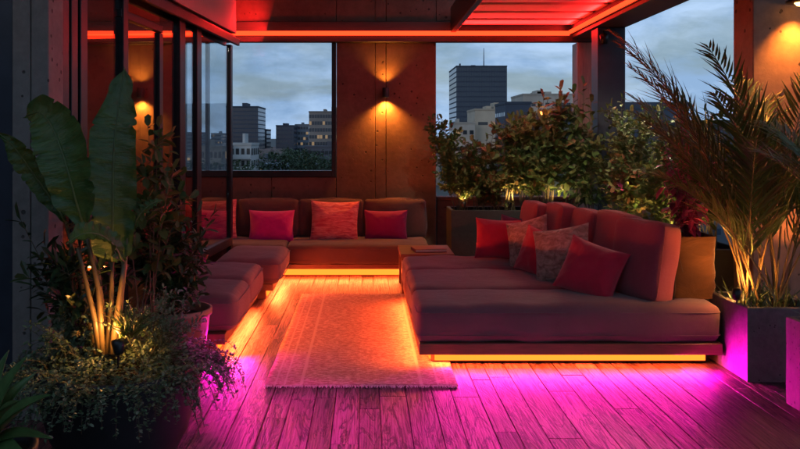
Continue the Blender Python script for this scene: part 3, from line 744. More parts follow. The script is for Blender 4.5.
plant('shrub','wispy small leaved shrub climbing beside the concrete pier','shrub',(.98,8.6,ZB),'lfolive',101,GB,h=H(118,8.6),spread=.18,stems=10,leafL=.065,leafW=.034,per=22,lean=(-.17,-.05),branches=7,bl=.16,r=.004)
plant('shrub','low bushy shrub over the left end of the dark trough','shrub',(1.02,8.5,ZB),'lfgreen',102,GB,h=H(138,8.5),spread=.24,stems=12,leafL=.06,leafW=.035,per=16,branches=5,bl=.3,r=.004)
plant('shrub','round leaved dark shrub in front of the cream building','shrub',(1.22,8.55,ZB),'lfrusty',103,GB,h=H(126,8.55),spread=.2,stems=9,leafL=.085,leafW=.06,per=15,branches=5,bl=.24,widest=.6)
plant('shrub','rust and green shrub below the dark square block','shrub',(1.52,8.5,ZB),'lfrusty',104,GB,h=H(112,8.5),spread=.24,stems=10,leafL=.07,leafW=.045,per=17,branches=6,bl=.24)
plant('shrub','tall shrub with big upright oval leaves left of the wooden post','shrub',(1.92,8.5,ZB),'lfrusty',105,GB,h=H(80,8.5),spread=.22,stems=10,leafL=.115,leafW=.06,per=16,branches=5,bl=.2,widest=.6,start=.3)
plant('shrub','broad leaved shrub growing up against the wooden post','shrub',(2.18,8.45,ZB),'lfolive',106,GB,h=H(86,8.45),spread=.2,stems=9,leafL=.10,leafW=.055,per=16,branches=5,bl=.22,widest=.6)
GR='shrubs in the right hand trough'
ZR=.575
plant('shrub','small leaved green shrub in front of the slate blue post','shrub',(2.45,7.95,ZR),'lfgreen',111,GR,h=H(96,7.95,ZR),spread=.24,stems=10,leafL=.06,leafW=.035,per=20,branches=6,bl=.25,r=.004)
plant('shrub','bushy yellow green shrub right of the slate blue post','shrub',(2.58,7.45,ZR),'lfgreen',112,GR,h=H(112,7.45,ZR),spread=.28,stems=11,leafL=.055,leafW=.035,per=20,branches=7,bl=.3,r=.004)
plant('shrub','thin sprig shrub rising above the flat slate roof','shrub',(2.62,7.1,ZR),'lfolive',113,GR,h=H(88,7.1,ZR),spread=.12,stems=3,leafL=.055,leafW=.028,per=22,branches=5,bl=.15,r=.003,lean=(-.05,0))
plant('shrub','dense green shrub behind the purple plant','shrub',(2.62,6.75,ZR),'lfgreen',114,GR,h=H(118,6.75,ZR),spread=.28,stems=11,leafL=.06,leafW=.035,per=20,branches=7,bl=.3,r=.004)
plant('shrub','dark green shrub growing behind the palm fronds','shrub',(2.70,6.25,ZR),'lfgreen',115,GR,h=H(112,6.25,ZR),spread=.30,stems=13,leafL=.08,leafW=.04,per=20,branches=6,bl=.25)
plant('shrub','rust leaved shrub low behind the middle back cushions','shrub',(2.40,7.35,ZR),'lfrusty',116,GR,h=H(140,7.35,ZR),spread=.25,stems=9,leafL=.06,leafW=.04,per=16,branches=6,bl=.3,r=.004,flowers=(7,.05,.35,.6,.2))
plant('shrub','olive shrub low behind the nearest back cushion','shrub',(2.42,6.45,ZR),'lfolive',117,GR,h=H(150,6.45,ZR),spread=.22,stems=9,leafL=.06,leafW=.035,per=16,branches=6,bl=.3,r=.004)

plant('shrub','tall thin shrub rising between the wooden post and the slate post','shrub',(2.30,8.18,ZR),'lfolive',118,GR,h=H(112,8.18,ZR),spread=.16,stems=7,leafL=.08,leafW=.045,per=16,branches=5,bl=.2)
plant('shrub','yellow leaved shrub glowing low before the wooden post','shrub',(1.75,8.42,ZB),'lfolive',107,GB,h=H(120,8.42),spread=.28,stems=10,leafL=.06,leafW=.04,per=16,branches=7,bl=.3,r=.004)
plant('shrub','low rusty shrub spilling over the middle of the dark trough','shrub',(1.35,8.42,ZB),'lfrusty',108,GB,h=H(168,8.42),spread=.28,stems=9,leafL=.06,leafW=.04,per=15,branches=6,bl=.35,r=.004)
plant('shrub','tall leafy shrub rising between the slate post and the sprig','shrub',(2.60,7.7,ZR),'lfgreen',119,GR,h=H(104,7.7,ZR),spread=.26,stems=10,leafL=.075,leafW=.042,per=17,branches=6,bl=.24,r=.004)
plant('shrub','airy olive shrub before the flat slate roof','shrub',(2.66,6.95,ZR),'lfolive',120,GR,h=H(108,6.95,ZR),spread=.24,stems=9,leafL=.07,leafW=.04,per=16,branches=6,bl=.24,r=.004)
plant('shrub','mixed green shrub filling the gap right of the cream building','shrub',(1.70,8.6,ZB),'lfolive',121,GB,h=H(104,8.6),spread=.22,stems=9,leafL=.08,leafW=.05,per=16,branches=6,bl=.24)
# planter bag with purple plant on the sofa
t=thing('potted_cordyline','purple red leaved plant in a creased brown fabric pot on the sofa','potted plant',(PX(688,5.32),5.34,.40))
b=MB(); n=28; hh=.405
rows=14
for k in range(rows+1):
    z=hh*k/rows; s=1+.03*math.sin(z*16)
    for i in range(n):
        a=2*math.pi*i/n; ca,sa=math.cos(a),math.sin(a); e=.32
        x=math.copysign(abs(ca)**e,ca)*.145*s; y=math.copysign(abs(sa)**e,sa)*.125*s
        d=.007*noise.noise(Vector((x*6,y*6,z*17)))+.004*noise.noise(Vector((x*20,y*20,z*40)))
        b.v.append((x*(1+d*7)+.012*(z/hh),y*(1+d*7),z))
for k in range(rows):
    for i in range(n): q=(i+1)%n; b.f.append((k*n+i,k*n+q,(k+1)*n+q,(k+1)*n+i))
b.build('pot',M['bag'],t,True)
b=MB(); b.box(-.125,.14,-.105,.105,hh-.05,hh-.03); b.build('soil',M['soil'],t)
b=MB(); b.tube([(-.12,-.13,.40),(-.115,-.14,.30),(-.10,-.135,.26),(-.085,-.15,.18)],.003); b.tube([(-.12,-.13,.38),(-.13,-.14,.2),(-.135,-.15,.06),(-.15,-.16,-.0)],.003); b.build('tie_cord',M['bark'],t)
rng=random.Random(55); S=MB();F=MB()
for i in range(15):
    a=rng.uniform(0,6.28); sp=rng.uniform(.05,.26); hh2=rng.uniform(.2,.58)
    pts=[Vector((math.cos(a)*sp*u**1.3,math.sin(a)*sp*u**1.3,.36+hh2*u)) for u in (0,.25,.5,.75,1)]
    S.tube(pts,.006,.003,5)
    for k in range(13):
        u=.25+.75*k/13; q=pts[int(u*4)] if u<1 else pts[4]; az=k*2.4
        F.leaf(q.lerp(pts[min(4,int(u*4)+1)],u*4%1),(math.cos(az),math.sin(az),rng.uniform(-.5,.5)),(0,0,1),rng.uniform(.07,.12),.04,.5,.3)
for cx,cy,top in ((-.03,.02,.92),(.03,.05,.78),(-.1,.06,.66)):
    pts=[Vector((cx*u*1.2,cy*u,.36+top*u)) for u in (0,.25,.5,.75,1)]; S.tube(pts,.007,.003,5)
    for k in range(60):
        u=.42+.55*k/60; q=Vector((cx*u*1.2,cy*u,.36+top*u)); az=k*2.4; F.leaf(q,(math.cos(az),math.sin(az),-.1),(0,0,1),.075*(1.15-u*.6),.022,.3,.3)
S.build('stems',M['lfpurple'],t); F.build('leaves',M['lfpurple'],t)

# palm planters on the right
def palm(rng,n,L0,L1,spread,aim=None,zf=1.0,leaf=.30):
    S=MB();F=MB()
    for i in range(n):
        a=2*math.pi*i/n+rng.uniform(-.35,.35); L=rng.uniform(L0,L1); el=rng.uniform(R(50),R(84)); bx,by=rng.uniform(-.12,.12),rng.uniform(-.10,.10)
        if aim: a,el,L=aim[i] if i<len(aim) else (a,el,L)
        out_=Vector((math.cos(a),math.sin(a),0)); pts=[Vector((bx,by,0))]; e=el; st=L/16
        for k in range(16): 
            pts.append(pts[-1]+(out_*math.cos(e)+Vector((0,0,1))*math.sin(e))*st); e-=R(rng.uniform(2.0,4.6))*(.4+k/12)*spread
        S.tube(pts,.008,.002,5)
        for k in range(13,52):
            t=k/52; f=t*16; q=int(f); p=pts[q].lerp(pts[min(16,q+1)],f-q); tg=(pts[min(16,q+1)]-pts[max(0,q-1)]).normalized()
            side=tg.cross(Vector((0,0,1))); 
            if side.length<.05: side=Vector((-math.sin(a),math.cos(a),0))
            side.normalize(); up=side.cross(tg)
            ll=1.3*leaf*math.sin(math.pi*min(1,(t*.86+.12)))**.7*rng.uniform(.7,1.15)
            if t<.36 and rng.random()<.6: continue
            for s in (-1,1):
                d=tg*.95+side*s*.70+up*.32+Vector((rng.uniform(-.12,.12),rng.uniform(-.12,.12),rng.uniform(-.18,.10)))
                F.leaf(p,d,up,ll,.019,.34*rng.uniform(.3,1.4),.3,.35)
    return S,F
def grassy(rng,n,w,d,L):
    F=MB()
    for i in range(n):
        x,y=rng.uniform(-w,w),rng.uniform(-d,d); F.leaf((x,y,0),(rng.uniform(-.7,.7),rng.uniform(-.7,.7),1),(rng.uniform(-1,1),rng.uniform(-1,1),.2),L*rng.uniform(.4,1.1),.012,.5,.2,.4)
    return F
p1=box_planter('potted_palm','feathery palm in a square concrete planter against the pier','potted palm',2.265,2.715,4.75,5.28,.44,M['planter'])
aim=[(R(176),R(73),2.0),(R(168),R(80),2.0),(R(180),R(77),1.75),(R(190),R(70),1.5),(R(90),R(85),1.6),(R(62),R(80),1.6),(R(10),R(80),1.5),(R(-20),R(70),1.3),(R(-70),R(80),1.25),(R(-110),R(76),1.2),(R(140),R(75),1.6),(R(210),R(82),1.5),(R(35),R(86),1.65),(R(-45),R(82),1.4),(R(185),R(62),1.2),(R(120),R(82),1.6),(R(200),R(86),1.75),(R(5),R(72),1.35),(R(172),R(80),1.2)]
S,F=palm(random.Random(71),18,1.2,1.6,.80,aim); S.build('stems',M['petiole'],p1,loc=(0,0,.40)); F.build('fronds',M['lfpalm'],p1,loc=(0,0,.40))
F=grassy(random.Random(5),170,.19,.22,.16); F.build('undergrowth',M['lfdark'],p1,loc=(0,0,.40))
p2=box_planter('potted_palm','second square concrete planter with arching fronds cut by the right edge','potted palm',2.30,2.85,3.83,4.38,.475,M['planter'])
aim=[(R(150),R(80),1.15),(R(110),R(82),1.35),(R(175),R(84),1.1),(R(80),R(76),1.3),(R(40),R(80),1.2),(R(0),R(70),1.1),(R(-60),R(76),1.1)]
S,F=palm(random.Random(72),7,1.0,1.3,1.0,aim); S.build('stems',M['petiole'],p2,loc=(.12,.05,.43)); F.build('fronds',M['lfpalm'],p2,loc=(.12,.05,.43))
F=grassy(random.Random(6),160,.22,.22,.14); F.build('undergrowth',M['lfdark'],p2,loc=(0,0,.44))

def garden_light(label,loc,target,pw,ang=110,col=(1,.55,.17),halo=0):
    t=thing('garden_spotlight',label,'garden light',loc,0,'garden spotlights among the plants')
    b=MB(); b.tube([(0,0,-.10),(0,0,0)],.005,.005,6); b.build('spike',M['steel'],t)
    d=(Vector(target)-Vector(loc)).normalized(); q=d.to_track_quat('Z','Y')
    b=MB(); b.lathe([(0,-.045),(.02,-.04),(.026,0),(.028,.02),(.023,.02),(.02,.0)],16); o=b.build('lamp_head',M['steel'],t,True); o.rotation_mode='QUATERNION'; o.rotation_quaternion=q
    b=MB(); b.lathe([(0,.022),(.015,.018),(.022,.006),(.02,0)],16); o=b.build('bulb',M['bulb'],t,True); o.rotation_mode='QUATERNION'; o.rotation_quaternion=q
    if halo:
        l=bpy.data.lights.new('garden_glow','POINT'); l.energy=halo; l.color=(1,.40,.10); l.shadow_soft_size=.02; go=bpy.data.objects.new('garden_glow',l); COL.objects.link(go); go.location=Vector(loc)+d*.045
    spot('garden_lamp',Vector(loc)+d*.04,target,pw*3,col,ang,.7,.02)
garden_light('lit spotlight at the foot of the palm in the square planter',(PX(733,4.95),4.90,.50),(PX(752,5.3),5.3,1.2),5.5,150,(1,.36,.07),8.0)
garden_light('small spotlight low in the long back trough among rusty leaves',(1.50,8.36,.76),(1.6,8.62,1.6),4,160)
garden_light('small spotlight beneath the tall oval leaved shrub',(2.02,8.36,.76),(1.95,8.62,1.7),4,160)
garden_light('small spotlight at the left end of the back trough',(1.02,8.36,.76),(1.0,8.6,1.5),3,140)
garden_light('small spotlight in the right hand trough behind the cushions',(2.42,7.0,.72),(2.62,7.3,1.5),5,160)
garden_light('small spotlight in the right hand trough nearest the pier',(2.46,6.1,.72),(2.6,6.6,1.5),5,160)
spot('hedge_fill',(2.28,6.1,2.6),(2.55,7.5,1.1),110,(1,.88,.62),64,1.0,.04)  # unseen spot added to brighten the right hedge; the beam carries no fixture
spot('hedge_fill',(1.1,6.6,2.62),(1.65,8.5,1.15),110,(1,.88,.62),64,1.0,.04)  # likewise added, for the back trough shrubs
spot('post_spot_lamp',(PX(604,8.24),8.14,PZ(40,8.24)),(2.62,6.7,1.0),70,(1,.88,.58),90,1.0,.03)
t=thing('lantern','tiny glowing amber lantern on a thin pole above the rusty shrubs','lantern',(PX(540,8.7),8.7,.64))
hz=PZ(114,8.7)-.64
b=MB(); b.tube([(0,0,0),(0,0,hz-.03)],.006,.005,6); b.build('pole',M['steel'],t)
b=MB(); b.lathe([(0,hz-.03),(.018,hz-.025),(.026,hz),(.018,hz+.025),(0,hz+.03)],14); b.build('bulb',M['lantern'],t,True)
b=MB(); b.lathe([(0,hz+.04),(.03,hz+.03),(.03,hz+.026),(0,hz+.032)],14); b.build('cap',M['steel'],t,True)
l=bpy.data.lights.new('lantern_lamp','POINT'); l.energy=4; l.color=(1,.28,.08); l.shadow_soft_size=.03; o=bpy.data.objects.new('lantern_lamp',l); COL.objects.link(o); o.location=(PX(540,8.6),8.62,PZ(114,8.6)-.02)

# ------------------------------------------------------------------ foreground left: big pot
PC=Vector((PX(120,3.6),3.6,0))
pot=thing('round_planter','large round black pot in the left foreground overflowing with small leaves','planter',PC)
b=MB(); b.lathe([(0,.0),(.20,0),(.23,.01),(.30,.14),(.345,.30),(.36,.42),(.352,.44),(.335,.44),(.33,.42),(.32,.36)],56); b.build('pot',M['potblack'],pot,True)
b=MB(); b.lathe([(0,.40),(.12,.405),(.25,.39),(.325,.37)],40); b.build('soil',M['soil'],pot,True)
# banana plant
def _notch(t,seed,u):
    k=1.0
    for q in range(5):
        c=.18+.7*((math.sin(seed*12.9+q*78.2+u*3.1)*43758.5)%1); d=abs(t-c)
        if d<.012: k=min(k,1-.34*((math.sin(seed*3.3+q*9.1)*951.1)%1)*(1-d/.012))
    return k
def paddle(mb,uv,spine,wl,wr,facing,cup=.12,nt=90,nu=6,tears=0,seed=0):
    """spine: list of points; wl/wr: width profile left and right as (t,w) lists; facing: view dir the blade faces"""
    pts=[Vector(p) for p in spine]
    def cr(t):
        n=len(pts)-1; f=t*n; k=min(n-1,int(f)); u=f-k; p0,p1,p2,p3=pts[max(0,k-1)],pts[k],pts[k+1],pts[min(n,k+2)]
        return .5*((2*p1)+(-p0+p2)*u+(2*p0-5*p1+4*p2-p3)*u*u+(-p0+3*p1-3*p2+p3)*u**3)
    def prof(pr,t):
        for (a,wa),(c,wc) in zip(pr,pr[1:]):
            if a<=t<=c: s=(t-a)/(c-a+1e-9); s=s*s*(3-2*s); return wa+(wc-wa)*s
        return pr[-1][1]
    base=len(mb.v)
    for i in range(nt+1):
        t=i/nt; p=cr(t); tg=(cr(min(1,t+.01))-cr(max(0,t-.01))).normalized(); f=Vector(facing).normalized(); side=tg.cross(f).normalized(); nn=side.cross(tg).normalized()
        for j in range(-nu,nu+1):
            u=j/nu; w=prof(wr if u>0 else wl,t); a=abs(u)
            rip=.006*math.sin(t*60+seed+u*3)*a+.012*noise.noise(Vector((t*9,u*2,seed)))*a
            q=p+side*u*w*(1-.10*a)*(1-(1-_notch(t,seed,1 if u>0 else -1))*a**3)+nn*(cup*w*a*a+rip); mb.v.append(tuple(q)); uv.append((u,t))
    m=2*nu+1
    for i in range(nt):
        for j in range(m-1): mb.f.append((base+i*m+j,base+i*m+j+1,base+(i+1)*m+j+1,base+(i+1)*m+j))
    return [cr(k/12) for k in range(13)]
bt=thing('banana_plant','banana plant with one tall upright paddle leaf and bent leaves beside it','banana plant',PC+Vector((-.04,0,.40)))
bo=bt.location.copy()
def lp(px,py,D): return P(px,py,D)-bo
leavesdef=[ # spine, left widths, right widths (metres), facing
 ([lp(112,262,3.6),lp(113,230,3.58),lp(113,190,3.58),lp(114,150,3.6),lp(118,110,3.63),lp(125,67,3.68)],[(0,.03),(.1,.10),(.4,.105),(.68,.12),(.88,.06),(1,0)],[(0,.03),(.1,.095),(.4,.115),(.75,.10),(.9,.055),(1,0)],(.25,-1,.1),.25),
 ([lp(86,232,3.45),lp(76,200,3.42),lp(68,170,3.4),lp(60,145,3.42),lp(50,122,3.46),lp(38,112,3.5),lp(24,118,3.55)],[(0,.01),(.2,.10),(.5,.12),(.8,.075),(1,0)],[(0,.01),(.2,.12),(.5,.14),(.8,.085),(1,0)],(-.15,-1,.3),.3),
 ([lp(66,222,3.75),lp(52,200,3.72),lp(38,180,3.7),lp(24,160,3.68),lp(10,142,3.66),lp(-6,130,3.66)],[(0,.01),(.25,.05),(.6,.06),(1,0)],[(0,.01),(.25,.06),(.6,.07),(1,0)],(-.3,-1,.5),.35),
 ([lp(124,262,3.55),lp(112,243,3.46),lp(98,234,3.38),lp(82,234,3.32),lp(66,244,3.28)],[(0,.01),(.3,.07),(.7,.07),(1,0)],[(0,.01),(.3,.06),(.7,.055),(1,0)],(0,-1,.9),.3),
 ([lp(92,262,3.8),lp(90,230,3.85),lp(94,190,3.9),lp(98,155,3.95),lp(104,120,4.0)],[(0,.01),(.3,.05),(.6,.06),(1,0)],[(0,.01),(.3,.06),(.6,.06),(1,0)],(.3,-1,0),.3),
 ([lp(128,238,3.6),lp(138,218,3.6),lp(150,205,3.6),lp(163,200,3.62)],[(0,.01),(.4,.035),(.8,.02),(1,0)],[(0,.01),(.4,.04),(.8,.025),(1,0)],(0,-1,.8),.3),
]
def banana_leaf(k,sp,wl,wr,fc,cup):
    mb=MB(); uv=[]; c=paddle(mb,uv,sp,wl,wr,fc,cup,seed=k)
    o=mb.build('leaf',M['banana'],bt,True); me=o.data; ul=me.uv_layers.new(name='UVMap')
    for lo in me.loops: ul.data[lo.index].uv=uv[lo.vertex_index]
    r=MB(); r.tube([p+Vector((0,-.003,0)) for p in c],.0055,.0015,6); r.build('midrib',M['midrib'],o,True)
for k,a in enumerate(leavesdef): banana_leaf(k,*a)
stems=[((112,262,3.6),(108,345,3.55)),((86,232,3.45),(102,345,3.5)),((66,222,3.75),(97,345,3.6)),((124,262,3.55),(112,345,3.52)),((92,262,3.8),(103,345,3.65)),((128,238,3.6),(116,345,3.58)),((78,248,3.42),(100,345,3.5)),((82,205,3.6),(106,345,3.6))]
for k,(a,c) in enumerate(stems):
    A,C=lp(*a),lp(*c); mid=A.lerp(C,.5)+Vector((.012*math.sin(k*2),.02,0)); b=MB()
    b.tube([C+Vector((0,0,-.04)),C.lerp(mid,.5),mid,mid.lerp(A,.5),A],.016,.008,8); b.build('petiole',M['petiole'],bt,True)
# trailing ground cover
rng=random.Random(21); S=MB();F=MB()
for i in range(330):
    a=rng.uniform(0,6.28); r0=.31*math.sqrt(rng.random()); L=rng.uniform(.12,.34)
    p=Vector((math.cos(a)*r0,math.sin(a)*r0,.40)); a2=a+rng.uniform(-.7,.7); e=rng.uniform(.4,1.35) if r0<.22 else rng.uniform(.1,.9)
    pts=[p.copy()]; d=Vector((math.cos(a2)*math.cos(e),math.sin(a2)*math.cos(e),math.sin(e))); n=8
    for k in range(n):
        p=p+d*(L/n); d=(d+Vector((0,0,-.20-(.25 if p.xy.length>.33 else 0)))).normalized()
        if p.xy.length<.36 and p.z<.44 and p.xy.length>.3: p.z=.45
        if p.z<.43 and p.xy.length<.375: q=p.xy.normalized()*.378; p.x,p.y=q.x,q.y
        pts.append(p.copy())
    S.tube(pts,.0018,.001,3,False)
    for k in range(1,n+1):
        for m_ in range(4):
            q=pts[k-1].lerp(pts[k],rng.random()); F.leaf(q,(rng.uniform(-1,1),rng.uniform(-1,1),rng.uniform(-.3,.9)),(rng.uniform(-.4,.4),rng.uniform(-.4,.4),1),rng.uniform(.012,.024),rng.uniform(.009,.015),.2,.2)
for i in range(2600):
    a=rng.uniform(0,6.28); r0=.345*math.sqrt(rng.random()); F.leaf((math.cos(a)*r0,math.sin(a)*r0,.40+rng.random()**1.5*.10),(rng.uniform(-1,1),rng.uniform(-1,1),rng.uniform(-.2,.8)),(rng.uniform(-.4,.4),rng.uniform(-.4,.4),1),rng.uniform(.014,.028),rng.uniform(.010,.017),.2,.2)
gc=thing('trailing_plant','dense small leaved trailing plant spilling over the big black pot','trailing plant',PC)
S.build('stems',M['stem'],gc); F.build('leaves',M['lfcover'],gc)
fl=MB(); c=P(76,334,3.35)-PC
for k in range(40): fl.leaf(c,(rng.uniform(-1,1),rng.uniform(-1,1),rng.uniform(-.4,1)),(0,0,1),.02,.007)
fl.build('flower',m_leaf('yellow_flower',[(.6,.45,.1),(.7,.5,.15)],.6),gc)
# taller fine shrub right part of pot
plant('herb_clump','fine twiggy herb clump rising at the right side of the black pot','herb',tuple(PC+Vector((.17,.02,.40))),'lfcover',131,None,h=.38,spread=.24,stems=26,leafL=.024,leafW=.012,per=22,branches=4,bl=.3,r=.0022,start=.1)
plant('herb_clump','fine twiggy herb clump at the left side of the black pot','herb',tuple(PC+Vector((-.2,-.02,.40))),'lfcover',132,None,h=.32,spread=.22,stems=20,leafL=.026,leafW=.012,per=20,branches=4,bl=.3,r=.0022,start=.1)
F=grassy(random.Random(9),60,.03,.03,.16); o=F.build('grass_tuft',M['lfpalm'],None,loc=tuple(P(128,338,3.45))); tag(o,'small pale grass tuft lit golden beside the banana stems','grass tuft')
garden_light('lit spotlight at the foot of the banana stems in the black pot',tuple(P(118,345,3.42)),tuple(P(106,240,3.62)),1.3,110,(1,.36,.07),5.0)

# shrub with magenta flowers in own pot
def round_pot(name,label,loc,r,h,m):
    t=thing(name,label,'pot',loc); b=MB(); b.lathe([(0,0),(r*.72,0),(r*.76,.01),(r*.98,h-.04),(r*1.04,h-.038),(r*1.04,h),(r*.95,h),(r*.93,h-.06)],36); b.build('pot',m,t,True)
    b=MB(); b.lathe([(0,h-.04),(r*.5,h-.045),(r*.935,h-.055)],28); b.build('soil',M['soil'],t,True); return t
round_pot('flower_pot','terracotta pot of the dark flowering shrub beside the short sofa',(PX(176,4.9),4.9,0),.21,.41,M['potred'])
plant('flowering_shrub','dark pointed leaved shrub with small magenta flowers before the short sofa','shrub',(PX(170,4.9),4.9,.36),'lfdark',141,None,h=.72,spread=.36,stems=22,leafL=.085,leafW=.026,per=20,branches=4,bl=.22,start=.15,flowers=(16,.022,.3,.62,.26),r=.004)
round_pot('flower_pot','dark pot hidden behind the black planter near the glass doors',(PX(140,4.45),4.45,0),.17,.38,M['potblack'])
plant('leafy_shrub','leggy round leaved shrub reaching across the glass doors','shrub',(PX(142,4.45),4.45,.34),'lfolive',142,None,h=1.22,spread=.26,stems=7,leafL=.075,leafW=.045,per=13,branches=5,bl=.14,start=.45,lean=(.06,0),r=.005)
plant('dark_shrub','dark red lit shrub between the banana plant and the pale column','shrub',tuple(PC+Vector((-.24,.12,.38))),'lfdark',143,None,h=.75,spread=.25,stems=12,leafL=.09,leafW=.03,per=12,branches=3,bl=.25,start=.3,r=.004)
# agave
ag=thing('potted_agave','spiky green agave in the bottom left corner','agave',tuple(P(-22,449,2.75)*1.0)); ab=Vector(ag.location); 
ag.location=(ab.x,ab.y,0); zt=ab.z
b=MB(); b.lathe([(0,0),(.13,0),(.15,.02),(.19,zt-.04),(.195,zt+.0),(.17,zt),(.17,zt-.04)],32); b.build('pot',M['potblack'],ag,True)
b=MB(); b.lathe([(0,zt-.03),(.17,zt-.035)],24); b.build('soil',M['soil'],ag)
rng=random.Random(4)
specs=[(P(50,394,2.62),.05),(P(26,356,2.75),.05),(P(8,350,2.8),.045),(P(52,438,2.55),.04),(P(36,372,2.85),.045),(P(-20,340,2.8),.05),(P(18,400,2.45),.05),(P(-60,380,2.7),.05),(P(30,462,2.5),.05),(P(-50,430,2.5),.05)]
for k,(tip,w) in enumerate(specs):
    base=Vector((ab.x,ab.y,zt-.01)); tip=Vector(tip); mb=MB(); n=14
    for i in range(n+1):
        t=i/n; p=base.lerp(tip,t)+Vector((0,0,.035*math.sin(t*math.pi)-.0)); d=(tip-base).normalized(); side=d.cross(Vector((0,-.6,1))).normalized(); nn=side.cross(d).normalized()
        ww=w*(.62+.6*math.sin(min(1,t*1.5)*math.pi*.6))*(1-t**2.2)+.001; tooth=.0035*(1 if i%2 else -.2)*(1-t)
        for u in (-1,-.5,0,.5,1): mb.v.append(tuple(p-ab+Vector((0,0,zt))+side*u*(ww+tooth*abs(u))*.62+nn*(.35*ww*u*u-.004)))
        for u in (.9,0,-.9): mb.v.append(tuple(p-ab+Vector((0,0,zt))+side*u*ww*.62+nn*(.35*ww*u*u-.016*(1-t)*(1-u*u)-.006)))
    for i in range(n):
        for j in range(8): a0=i*8+j; a1=i*8+(j+1)%8; mb.f.append((a0,a1,a1+8,a0+8))
    me_=mb; o=MB(); o.v=[(v[0],v[1],v[2]) for v in mb.v]; o.f=mb.f
    o.build('leaf',M['agave'] if 'agave' in M else M.setdefault('agave',m_plain('agave_leaf',(.06,.12,.035),.4,0,.3,18)),ag,True)

# ------------------------------------------------------------------ city
GZ=-15.0
b=MB(); n=24; s=9000
for i in range(n+1):
    for j in range(n+1): b.v.append((-s+2*s*i/n,-200+2*s*j/n,GZ))
for i in range(n):
    for j in range(n): b.f.append((i*(n+1)+j,(i+1)*(n+1)+j,(i+1)*(n+1)+j+1,i*(n+1)+j+1))
tag(b.build('ground',m_plain('city_ground',(.05,.052,.05),.9,0,.4,.02)),kind='structure')
F1=m_facade('dark_glazing',(.02,.035,.06),(1,.75,.45),0.0,.25)
F2=m_facade('office_glazing',(.03,.035,.045),(1,.62,.28),.20,.3)
F3=m_facade('flat_glazing',(.025,.03,.035),(1,.6,.3),.14,.6)
bm={}
def bmat(c):
    k=tuple(c)
    if k not in bm: bm[k]=m_plain('facade_paint',c,.8,0,.15,.15,.3,.05)
    return bm[k]
def building(label,px0,px1,top,D,depth,col,floors,glz,win=.6,cols=None,style='grid',cat='building',group=None,roofbits=1,seed=0,name='office_building'):
    x0,x1=PX(px0,D),PX(px1,D); z1=PZ(top,D)-GZ; w=(x1-x0)/2
    t=thing(name,label,cat,((x0+x1)/2,D+depth/2,GZ),0,group)
    b=MB(); b.box(-w,w,-depth/2,depth/2,0,z1-.6); b.build('wall',bmat(col),t)
    b=MB(); b.box(-w-.15,w+.15,-depth/2-.15,depth/2+.15,z1-.6,z1); b.build('roof',bmat([c*.8 for c in col]),t)
    rg=random.Random(seed+int(px0))
    for q in range(roofbits):
        a=rg.uniform(-w*.6,w*.5); b=MB(); b.box(a,a+rg.uniform(.1,.35)*w,-depth*.2,depth*.2,z1+.002,z1+rg.uniform(1,2.4)); b.build('roof_plant',bmat([c*.9 for c in col]),t)
    fh=(z1-.8)/floors; cols=cols or max(2,int(2*w/3.2)); 
    lo=max(0,int(floors-floors*1.0))
    for k in range(floors):
        b=MB(); za=k*fh+fh*(1-win)/2+.15; zb=za+fh*win
        if zb>z1-.8: continue
        for side in (0,1,2):
            if side==0: A,B,F_=-w,w,lambda u,z,o=-depth/2-.06:(u,o,z)
            else:
                sx=w+.06 if side==1 else -w-.06; A,B,F_=-depth/2,depth/2,(lambda u,z,o=sx:(o,u,z))
            nc=cols if side==0 else max(2,int(depth/3.2)); cw=(B-A)/nc; m_=.08*cw if style=='band' else .2*cw
            for c in range(nc):
                a0,a1=A+c*cw+m_,A+(c+1)*cw-m_; b.add([F_(a0,za),F_(a1,za),F_(a1,zb),F_(a0,zb)],[(0,1,2,3)])
        b.build('window_row',glz,t)
    if style=='balcony':
        for k in range(1,floors):
            b=MB(); b.box(-w-.1,w+.1,-depth/2-1.6,-depth/2-.07,k*fh-.12,k*fh+.12); b.box(-w-.1,w+.1,-depth/2-1.65,-depth/2-1.5,k*fh+.125,k*fh+1.0); b.build('balcony',bmat([min(.8,c*1.2) for c in col]),t)
    return t
building('dark glass office tower at the left edge of the window',226,258,106,400,30,(.055,.07,.10),15,F1,.75,16,'band',seed=1)
building('small dark block right beside the dark glass tower',258.5,266.5,129,430,20,(.08,.09,.11),9,F1,.6,4,'band',seed=2)
building('square dark office block in the middle of the window view',276,294,125,420,22,(.07,.08,.11),10,F1,.7,6,'band',roofbits=2,seed=3)
building('grey banded office block in the middle of the window view',295,308.5,124,440,22,(.20,.22,.25),8,F2,.5,5,'band',seed=4)
building('pale concrete office block with lit floors at the right of the window',309,352,111,300,26,(.24,.21,.19),10,F2,.5,16,'band',roofbits=3,seed=5)
building('white flats with balconies below the dark glass tower',224,251,143,190,14,(.50,.49,.47),5,F3,.55,5,'balcony',seed=6,name='apartment_building')
building('beige flats with lit windows seen through the glass doors',192,222,146,175,14,(.27,.23,.19),5,F3,.55,7,'balcony',seed=7,name='apartment_building')
building('grey slab block far off seen through the glass doors',186,200,132,520,24,(.13,.15,.18),8,F1,.5,6,'band',seed=8)
building('pale low block far off seen through the glass doors',211,221,133,560,24,(.22,.23,.25),8,F2,.5,6,'band',seed=9)
building('dark roofed hall right of the white flats',252,276,160,230,16,(.12,.13,.15),2,F3,.4,6,'band',seed=10,name='low_building')
building('low pale blue roofed shed under the window middle',262,284,164,215,14,(.30,.34,.40),2,F3,.3,6,'band',roofbits=0,seed=11,name='low_building')
building('wide grey podium at the foot of the pale lit office block',305,352,146,270,20,(.10,.10,.12),4,F3,.4,12,'band',seed=12,name='low_building')
tw=building('tall dark tower with a rooftop mast above the shrubs',456.5,507,65.5,450,40,(.04,.052,.08),20,F1,.72,20,'band',roofbits=2,seed=13)
